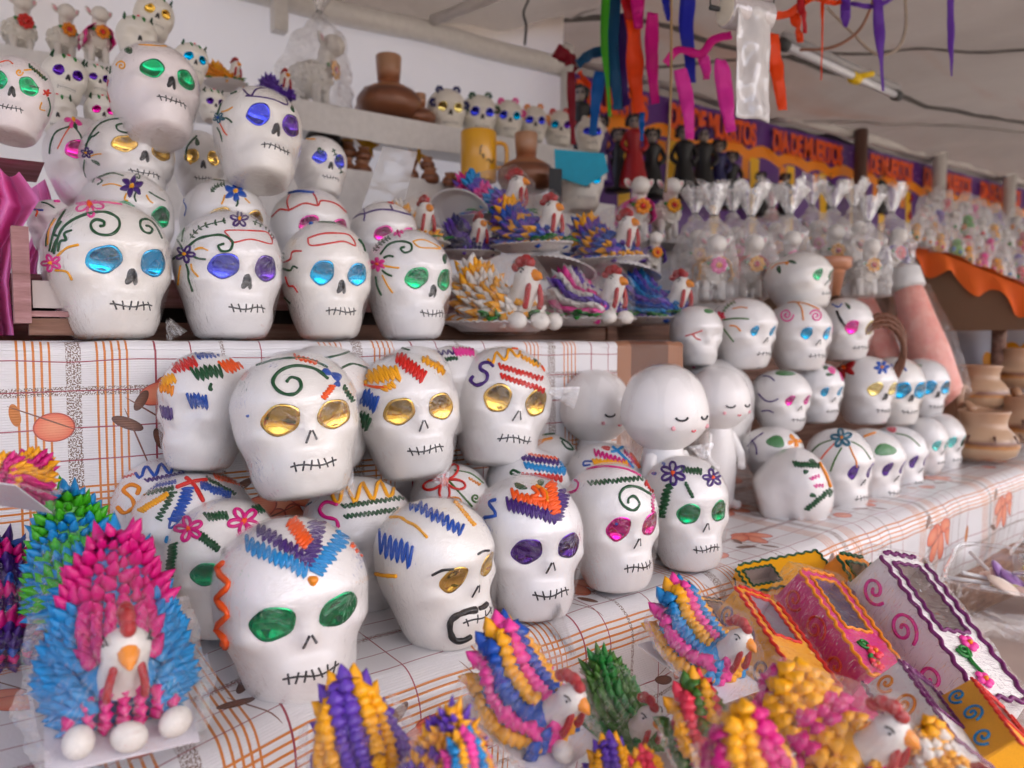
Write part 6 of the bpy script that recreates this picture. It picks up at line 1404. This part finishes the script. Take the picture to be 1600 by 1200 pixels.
for pts, w, d, c, lb in [
    ([(947, -20), (944, 60), (949, 120), (953, 182)], 13, 2.0, 'green2', 'lime paper streamer at the left of the hanging bunch'),
    ([(958, -20), (955, 70), (962, 130), (966, 172)], 24, 2.02, 'teal', 'dark teal paper streamer beside the lime one'),
    ([(975, 20), (973, 90), (978, 165)], 16, 2.06, 'plum', 'deep purple paper streamer behind the orange one'),
    ([(977, -20), (983, 20), (986, 66)], 20, 1.98, 'red', 'red paper streamer above the orange one'),
    ([(990, 30), (992, 90), (993, 130), (999, 176)], 27, 1.97, 'orange', 'bright orange paper streamer in the middle of the hanging bunch'),
    ([(996, -20), (997, 20), (998, 45)], 22, 1.96, 'magenta', 'short magenta paper streamer at the top of the bunch'),
    ([(1020, 20), (1018, 70), (1020, 120), (1024, 162)], 21, 1.94, 'magenta', 'long magenta paper streamer right of the orange one'),
    ([(1040, -20), (1041, 10), (1046, 32)], 13, 1.95, 'blue', 'short indigo paper tip above the magenta streamer'),
    ([(1076, -20), (1072, 40), (1078, 90), (1080, 130)], 23, 1.9, 'blue', 'royal blue paper streamer above the pink one'),
    ([(1062, 108), (1070, 140), (1076, 180), (1078, 217)], 22, 1.86, 'pink', 'hot pink paper streamer below the royal blue one'),
    ([(1096, 84), (1103, 105), (1104, 124)], 17, 1.88, 'pink', 'short hot pink paper tongue on the garland'),
    ([(1126, 92), (1131, 130), (1137, 175), (1142, 206)], 25, 1.82, 'pink', 'hot pink paper streamer beside the plastic bag roll'),
    ([(892, 112), (893, 160), (896, 226)], 13, 2.1, 'crimson', 'dark red paper streamer hanging over the rear shelf skulls'),
    ([(938, 112), (932, 150), (926, 212)], 19, 2.05, 'sky', 'bright blue paper streamer over the last rear shelf skull'),
    ([(1003, 172), (1003, 220)], 9, 2.0, 'sky', 'narrow blue paper strip below the orange streamer'),
    ([(1209, 52), (1212, 95), (1217, 130), (1223, 172)], 24, 1.75, 'orange', 'orange paper streamer right of the plastic bag roll'),
    ([(1240, 20), (1247, 45), (1251, 66)], 15, 1.78, 'orange', 'short orange paper tongue under the garland'),
    ([(1251, 0), (1256, 25), (1258, 52)], 11, 1.76, 'red', 'short red paper tongue on the garland'),
    ([(1285, 0), (1285, 60), (1283, 125)], 4, 1.8, 'orange', 'thin orange paper strip under the roof'),
    ([(1321, -10), (1321, 20), (1322, 42)], 15, 1.8, 'purple', 'short purple paper tongue under the roof'),
    ([(1372, 5), (1375, 60), (1380, 142)], 17, 1.8, 'purple', 'long purple paper streamer under the roof'),
    ([(1485, -20), (1486, 60), (1487, 119)], 10, 1.8, 'purple', 'slender purple paper streamer at the upper right')]:
    ribbon(pts, w, d, paper(c), lb, .5, (lambda u: 1 - .75 * max(0, u - .75) / .25) if w < 18 and c == 'purple' else (lambda u: .85 + .2 * math.sin(u * 5)), fringe=0)
for pts, w, d, c, lb in [([(1040, 100), (1060, 78), (1095, 84), (1115, 62), (1143, 55)], 13, 1.87, 'magenta', 'magenta paper garland looping to the bag roll'), ([(868, 78), (888, 92), (903, 108)], 22, 2.12, 'crimson', 'dark red paper swag at the end of the beam'), ([(902, 100), (925, 84), (945, 80)], 16, 2.1, 'teal', 'teal paper swag beside the dark red one'), ([(905, 112), (918, 130), (935, 140)], 9, 2.11, 'orange', 'orange paper scrap under the teal swag'),
                         ([(1205, 25), (1230, 22), (1250, 8), (1270, -4)], 11, 1.77, 'orange', 'orange paper garland right of the bag roll'), ([(1270, -4), (1300, 4), (1315, 2)], 8, 1.8, 'orange', 'orange paper garland end under the roof'), ([(1315, 2), (1365, 10), (1400, -6)], 7, 1.8, 'purple', 'purple paper garland under the roof')]:
    ribbon(pts, w, d, paper(c), lb, .9, grp='paper garlands')
# roll of clear plastic bags with one bag hanging
dR = 1.30; kk = dR / FPX
rl = thing('bag_roll', 'roll of clear plastic bags hanging under the roof with one bag pulled down', 'bag roll', Matrix.Translation(at(1160, 22, dR)))
bpy.context.view_layer.update()
ax = (CR * .93 + CF * .36).normalized(); o0 = rl.matrix_world.translation
def cyl(p0, p1, r, n=32): 
    t = MB(); t.tube([p0, p0 + (p1 - p0) * .01, p0 + (p1 - p0) * .99, p1], [r * .98, r, r, r * .98], n); return t
silver = NT('silver_plastic'); sn_ = silver.noise(9, 4, silver.coord('Object', (6, 6, 2)), .6, 1.2)
silver.set(Base_Color=(.62, .58, .58), Roughness=.22, Metallic=.25, Coat_Weight=.6, Normal=silver.bump(sn_, .7, .006))
cyl(-ax * 30 * kk, ax * 46 * kk, 25 * kk).build('roll', silver.m, rl)
cyl(-ax * 33 * kk, -ax * 30.5 * kk, 22 * kk).build('roll_end', plain('cream_plastic', (.68, .63, .52), .4), rl)
cyl(-ax * 36 * kk, -ax * 33.2 * kk, 9 * kk).build('core', plain('dark_core', (.01, .01, .01), .6), rl)
hb = grid_obj('hanging_bag', 14, 30, lambda i, j: ax * ((-18 + 64 * i) * kk) - CF * (25 * kk) + Vector((0, 0, -kk * (0 + 168 * j))) + CF * (.008 * noise.noise((i * 3, j * 5, 2)) + .006 * math.sin(i * 8)), BAGFILM, rl)
hb.modifiers.new('thick', 'SOLIDIFY').thickness = .0012
t = MB(); t.tube([-ax * 60 * kk, ax * 60 * kk], 4 * kk, 8); t.tube([-ax * 60 * kk, -ax * 60 * kk + Vector((0, 0, .35))], 1.2 * kk, 6); t.tube([ax * 60 * kk, ax * 60 * kk + Vector((0, 0, .35))], 1.2 * kk, 6); t.build('hanger', plain('dark_wire', (.03, .03, .03), .5), rl)
# tube lamp, unlit, with a yellow clip
a = at(1224, 70, 1.95); b = at(1402, 150, 2.35); lm = thing('tube_lamp', 'unlit fluorescent tube with a yellow clip under the roof', 'tube lamp', Matrix.Translation(a)); v_ = b - a
t = MB(); t.tube([v_ * .03, v_ * .5, v_ * .99], .011, 12); t.build('tube', plain('lamp_glass', (.78, .80, .84), .15), lm)
t = MB(); t.tube([v_ * 0 + Vector((0, 0, .022)), v_ + Vector((0, 0, .022))], .012, 8); t.build('fitting', plain('grey_fitting', (.35, .34, .34), .5), lm)
t = MB(); t.tube([v_ * .56 - Vector((0, 0, .004)), v_ * .61 - Vector((0, 0, .004))], .0155, 12); t.tube([v_ * .59, v_ * .59 + CR * .05 + CU * .01], .008, 8); t.build('clip', plain('yellow_tape', srgb((240, 200, 0)), .5), lm)
for q in (.0, .99):
    t = MB(); t.tube([v_ * q - v_ * .02, v_ * q + v_ * .02], .016, 10); t.build('end_cap', plain('dark_wire', (.03, .03, .03), .5), lm)
for pts, d, r, c, lb in [([(1250, 78), (1300, 74), (1340, 50), (1362, 8), (1366, -20)], 1.95, .004, (.28, .12, .07), 'brown cable looping from the tube lamp to the roof'), ([(1292, 12), (1330, 50), (1368, 84), (1400, 78), (1415, 45), (1414, -10)], 2.0, .004, (.42, .34, .27), 'beige cable loop under the roof'), ([(1049, -20), (1048, 150), (1040, 300)], 1.7, .003, (.35, .22, .10), 'thin brown cord hanging beside the streamers'),
                         ([(820, 70), (822, 40), (818, 20), (826, 0)], 2.3, .004, (.05, .05, .05), 'black wire creeping up the roof by the corner')]:
    t = MB(); t.tube([at(p.x, p.y, d) for p in smooth2(pts, 8)], r, 6); tag(t.build('cable', plain('cable_%d' % int(c[0] * 100), c, .5)), lb, 'cable')

# ================================================================== NEIGHBOURING STALL
YB = 2.52
bn = NT('banner_print'); tcn = bn.new('UVMap'); sp = bn.new('SeparateXYZ'); bn.l.new(tcn.outputs[0], sp.inputs[0]); u, v = sp.outputs[0], sp.outputs[1]
lt = lambda a, b: bn.math('LESS_THAN', a, b)
wave = bn.math('ADD', bn.math('MULTIPLY', bn.math('ABSOLUTE', bn.math('SINE', bn.math('MULTIPLY', u, 13.))), .035), 0.)
dots = bn.new('TexVoronoi'); dots.inputs['Scale'].default_value = 26; bn.l.new(tcn.outputs[0], dots.inputs[0])
pur = bn.mix(lt(dots.outputs[0], .16), srgb((92, 40, 132)), srgb((180, 140, 200)))
edge = bn.math('ADD', v, wave)
c = bn.mix(lt(.155, edge), pur, srgb((255, 150, 20)))
c = bn.mix(lt(.215, edge), c, pur)
colm = bn.math('PINGPONG', u, .15)
c = bn.mix(bn.math('MULTIPLY', lt(colm, .034), lt(.19, v)), c, srgb((245, 190, 20)))
arch = bn.math('PINGPONG', bn.math('ADD', u, .07), .15)
c = bn.mix(bn.math('MULTIPLY', bn.math('MULTIPLY', lt(arch, .028), lt(.2, v)), lt(v, .30)), c, srgb((240, 140, 10)))
bn.set(Base_Color=c, Roughness=.35)
XB0, XB1 = 1.78, 8.6
bnr = thing('printed_banner', 'purple and orange Day of the Dead banner hung along the neighbouring stall', 'banner', Matrix.Translation((XB0, YB, CZ + 1.105)))
grid_obj('printed_sheet', 200, 20, lambda i, j: Vector((i * (XB1 - XB0), .012 * noise.noise((i * 60, j * 2, 1)), -.62 * j)), bn.m, bnr, lambda i, j: (i * (XB1 - XB0), .62 * j))
fc = ice('orange')
x = .10
for k in range(9):
    cu = bpy.data.curves.new('lettering', 'FONT'); cu.body = 'DIA DE MUERTOS'; cu.size = .15; cu.extrude = .002; cu.space_character = .92; cu.offset = .006
    o = bpy.data.objects.new('lettering', cu); COL.objects.link(o); bpy.context.view_layer.update()
    me = bpy.data.meshes.new_from_object(o.evaluated_get(bpy.context.evaluated_depsgraph_get())); bpy.data.objects.remove(o)
    me.materials.clear(); me.materials.append(fc)
    q = bpy.data.objects.new('lettering', me); COL.objects.link(q); q.parent = bnr; q.location = (x, -.018, -.135); q.rotation_euler = (R_(90), 0, 0); q.scale = (.56, 1, 1)
    x += .76
# beams, poles
t = MB(); t.tube([(x_, YB - .03, CZ + 1.15) for x_ in np.linspace(1.7, 3.2, 6)], .025, 8); tag(t.build('grey_beam', plain('grey_tube', (.30, .27, .27), .45)), 'dull grey beam above the banner left of the wrapped pole', 'beam')
t = MB(); t.tube([(x_, YB - .03, CZ + 1.15) for x_ in np.linspace(3.25, 8.6, 12)], .03, 8); tag(t.build('white_beam', white_paint), 'white beam above the banner at the right', 'beam')
for (px, py, lb, m, r) in [(1345, 240, 'brown wrapped pole in front of the banner', plain('brown_wrap', (.12, .06, .045), .6), .035), (1468, 262, 'white metal pole carrying the roof at the right', white_paint, .04), (1577, 300, 'white metal pole at the far right', white_paint, .04)]:
    q = onY(px, py, YB - .09); t = MB(); t.tube([(q.x, q.y, .0), (q.x, q.y, CZ + .7), (q.x, q.y, CZ + 1.16)], r, 12); tag(t.build('roof_pole', m), lb, 'pole', 'poles along the neighbouring stall')
# neighbour counter and dark back sheet
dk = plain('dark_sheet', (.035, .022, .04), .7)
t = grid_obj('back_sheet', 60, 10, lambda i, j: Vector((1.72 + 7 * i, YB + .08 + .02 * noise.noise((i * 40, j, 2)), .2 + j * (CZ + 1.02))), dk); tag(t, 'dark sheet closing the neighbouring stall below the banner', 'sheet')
t = MB(); t.box((4.5, 2.33, CZ + .40), (2.75, .17, .015)); t.box((4.5, 2.40, (CZ + .38) / 2), (2.7, .08, (CZ + .38) / 2)); tag(t.build('neighbour_counter', plain('counter_grey', (.34, .32, .33), .6), None, False), 'pale counter of the neighbouring stall carrying dressed dolls', 'counter')
def doll(cx, base, h, d, robe, label, hair='black', skirt=1.):
    s = h * d / FPX; r = thing('catrina_doll', label, 'doll', Matrix.Translation(at(cx, base, d)) @ frame(cx, base, 5).to_4x4() @ Matrix.Diagonal((s, s, s, 1)), 'dressed skeleton dolls')
    MB().lathe([(.001, 0), (.20 * skirt, 0), (.19 * skirt, .1), (.13, .35), (.09, .55), (.13, .68), (.12, .74), (.04, .78), (.001, .79)], 18, None, False).build('robe', ice(robe), r)
    m = MB(); ell(m, (0, 0, .86), (.075, .08, .095), 12, 9); m.build('head', plain('grey_brown_bone', (.30, .25, .22), .6), r)  # even dark grey-brown, keeps the dolls less distinct
    m = MB()
    for k in range(26):
        a = k * 2.4; ell(m, (.09 * math.cos(a), .03 + .05 * math.sin(a), .90 + .05 * math.sin(k)), (.04, .04, .04), 7, 5)
    m.build('hair', ice(hair), r)
    for sd in (-1, 1):
        m = MB(); m.tube(smooth2([(sd * .11, 0, .70), (sd * .17, -.04, .55), (sd * .11, -.10, .46)], 4), .032, 7); m.build('arm', ice(robe), r)
        m = MB(); ell(m, (sd * .03, -.075, .87), (.02, .012, .022), 8, 5); m.build('eye', INK, r)
for cx, base, h, d, rb, lb in [(905, 262, 130, 2.9, 'black', 'black robed doll behind the dark red streamer'), (938, 290, 110, 3.0, 'purple', 'purple robed doll under the bright blue streamer'), (990, 290, 112, 3.0, 'dkred', 'crimson robed skeleton doll under the orange streamer'), (965, 300, 100, 3.2, 'black', 'black robed doll left of the crimson one'), (1018, 310, 110, 3.1, 'black', 'black robed doll right of the crimson one'), (1068, 310, 115, 3.2, 'black', 'tall black robed doll behind the pink streamer'), (1098, 316, 118, 3.4, 'black', 'black robed doll with violet hair right of the pink streamer'), (1122, 318, 100, 3.5, 'navy', 'slate robed doll beside the yellow banner column'),
                               (1142, 326, 90, 3.6, 'black', 'black robed doll with golden sash'), (1188, 338, 70, 3.8, 'black', 'small black robed doll under the second lettering'), (1204, 345, 60, 3.8, 'dkred', 'small red plaid robed doll left of the big bag tops'), (1226, 340, 70, 3.9, 'black', 'black robed doll behind the tall bag top'), (1290, 330, 60, 4.3, 'black', 'black robed doll right of the tall bag top'), (1372, 335, 70, 4.6, 'black', 'black robed doll right of the wrapped pole'), (1412, 345, 60, 4.8, 'dkred', 'red robed doll left of the white pole'), (1440, 345, 64, 4.9, 'black', 'black robed doll beside the white pole')]:
    doll(cx, base, h, d, rb, lb, 'purple' if 'violet' in lb else 'black')
# brown papered display with orange cloth
A0 = at(1392, 372, 2.35); A1 = at(1640, 474, 2.05)
bp = NT('brown_paper'); bp.set(Base_Color=bp.mix(bp.noise(5, 4, bp.coord()), (.20, .11, .06), (.26, .15, .085)), Roughness=.8)
up = Vector((0, 0, 1)); back = Vector((.45, .9, 0))
dw = A1 - A0
vv = [A0, A1, A1 + Vector((0, 0, -.07)), A0 + Vector((0, 0, -.285))]; vv += [p + back * .9 for p in vv]
bd_ = tag(mobj('brown_display', vv, [(0, 1, 2, 3), (4, 7, 6, 5), (0, 4, 5, 1), (3, 2, 6, 7), (0, 3, 7, 4), (1, 5, 6, 2)], bp.m, None, False), 'brown paper covered sloping display of the neighbouring stall', 'display stand')
for q in (.1, .5, .92):
    f0 = A0 + dw * q + back * .12; t = MB(); t.tube([(f0.x, f0.y, 0), (f0.x, f0.y, f0.z - .08)], .02, 8); t.build('leg', WOOD, bd_)
oc = NT('orange_cloth'); oc.set(Base_Color=oc.mix(oc.noise(7, 3, oc.coord()), srgb((232, 84, 16)), srgb((255, 122, 32))), Roughness=.6)
def swag(i, j):
    p = A0 + dw * (.10 + .90 * i); sc = math.sin(i * math.pi * 3.2) ** 2; return p + up * (.012 - (.045 + .045 * sc) * j) - CF * (.012 + .02 * math.sin(i * 30) * j * .5 + .015 * j)
tag(grid_obj('orange_cloth', 90, 14, swag, oc.m), 'bright orange cloth swagged along the brown display edge', 'cloth')
tag(grid_obj('orange_cover', 40, 14, lambda i, j: A0 + dw * (.10 + .9 * i) + back * (.75 * j) + up * (.022 + .01 * noise.noise((i * 9, j * 5, 3))) - CF * .010 * (1 - j), oc.m), 'orange cloth spread under the bagged sweets', 'cloth')
# white fruit print cloth
fr = NT('fruit_print'); fu = fr.new('UVMap'); vo = fr.new('TexVoronoi'); vo.inputs['Scale'].default_value = 5.5; fr.l.new(fu.outputs[0], vo.inputs[0]); 
cc = fr.mix(fr.math('LESS_THAN', vo.outputs[0], .30), (.58, .60, .66), fr.mix(fr.math('LESS_THAN', fr.new('SeparateColor').outputs[0], .5), srgb((236, 150, 20)), srgb((236, 150, 20))))
sc_ = fr.new('SeparateColor'); fr.l.new(vo.outputs[1], sc_.inputs[0])
fruit = fr.mix(fr.math('LESS_THAN', sc_.outputs[0], .4), srgb((240, 160, 20)), fr.mix(fr.math('LESS_THAN', sc_.outputs[1], .5), srgb((190, 50, 30)), srgb((60, 100, 50))))
fr.set(Base_Color=fr.mix(fr.math('LESS_THAN', vo.outputs[0], .30), (.58, .60, .66), fruit), Roughness=.35)
def fcl(i, j):
    p = A0 + dw * (.18 + .95 * i); top = onY(1480, 515, 1.9); q = at(1470 + 190 * i, 512 + 150 * j, 2.45 - .25 * i); return q + CF * (.025 * math.sin(i * 14 + 1) * (.3 + j))
tag(grid_obj('fruit_cloth', 40, 20, fcl, fr.m, None, lambda i, j: (i * .9, j * .6)), 'white cloth printed with oranges and lemons under the brown display', 'cloth')
# bagged sweets heaped on the orange cloth
rg = random.Random(11)
inner = ['white', 'yellow', 'white', 'pink', 'white', 'lime', 'white', 'coral', 'white', 'violet']
where = ['beside the white pole', 'near its middle', 'at the right edge']
k = 0
for row in range(4):
    for i in range(9):
        px = 1425 + 22 * i + 9 * row + rg.uniform(-6, 6); py = 379 - 15 * row + (px - 1425) * (.40 - .055 * row) + rg.uniform(-4, 4)
        if px > 1625: continue
        d = 2.25 + .14 * row; s = (.058 if row < 2 else .075)
        col = inner[(k * 3 + row) % 10] if row else ['yellow', 'white', 'yellow', 'lime', 'yellow', 'pink', 'yellow', 'white', 'coral'][i]
        r = thing('bagged_sweet', 'bagged %s sweet in %s of the orange cloth %s' % ({'lime': 'lime green', 'coral': 'coral pink', 'violet': 'purple'}.get(col, col), ['the front row', 'the second row', 'the third row', 'the back row'][row], where[min(2, i // 3)]), 'bagged sweet', Matrix.Translation(at(px, py, d)) @ frame(px, py, 0, 0, rg.uniform(-12, 12)).to_4x4() @ Matrix.Diagonal((s, s, s, 1)), 'bagged sweets on the orange cloth')
        m = MB(); ell(m, (0, 0, .35), (.34, .24, .38), 12, 8); ell(m, (.05, -.05, .78), (.22, .2, .2), 10, 7); m.build('sweet', ice(col), r)
        m = MB(); ell(m, (-.1, -.2, .45), (.12, .09, .14), 8, 6); ell(m, (.18, -.18, .28), (.10, .08, .10), 8, 6); m.build('icing', ice(['leaf', 'gold', 'coral', 'cyan'][k % 4]), r)
        bag(r, [Vector((x, y, z)) for x in (-.42, .42) for y in (-.3, .3) for z in (0, .6)], FILM2, 1.0, [Vector((.1, 0, 1.3)), Vector((-.15, 0, 1.45)), Vector((.22, 0, 1.42))], .05, 2, k)
        k += 1
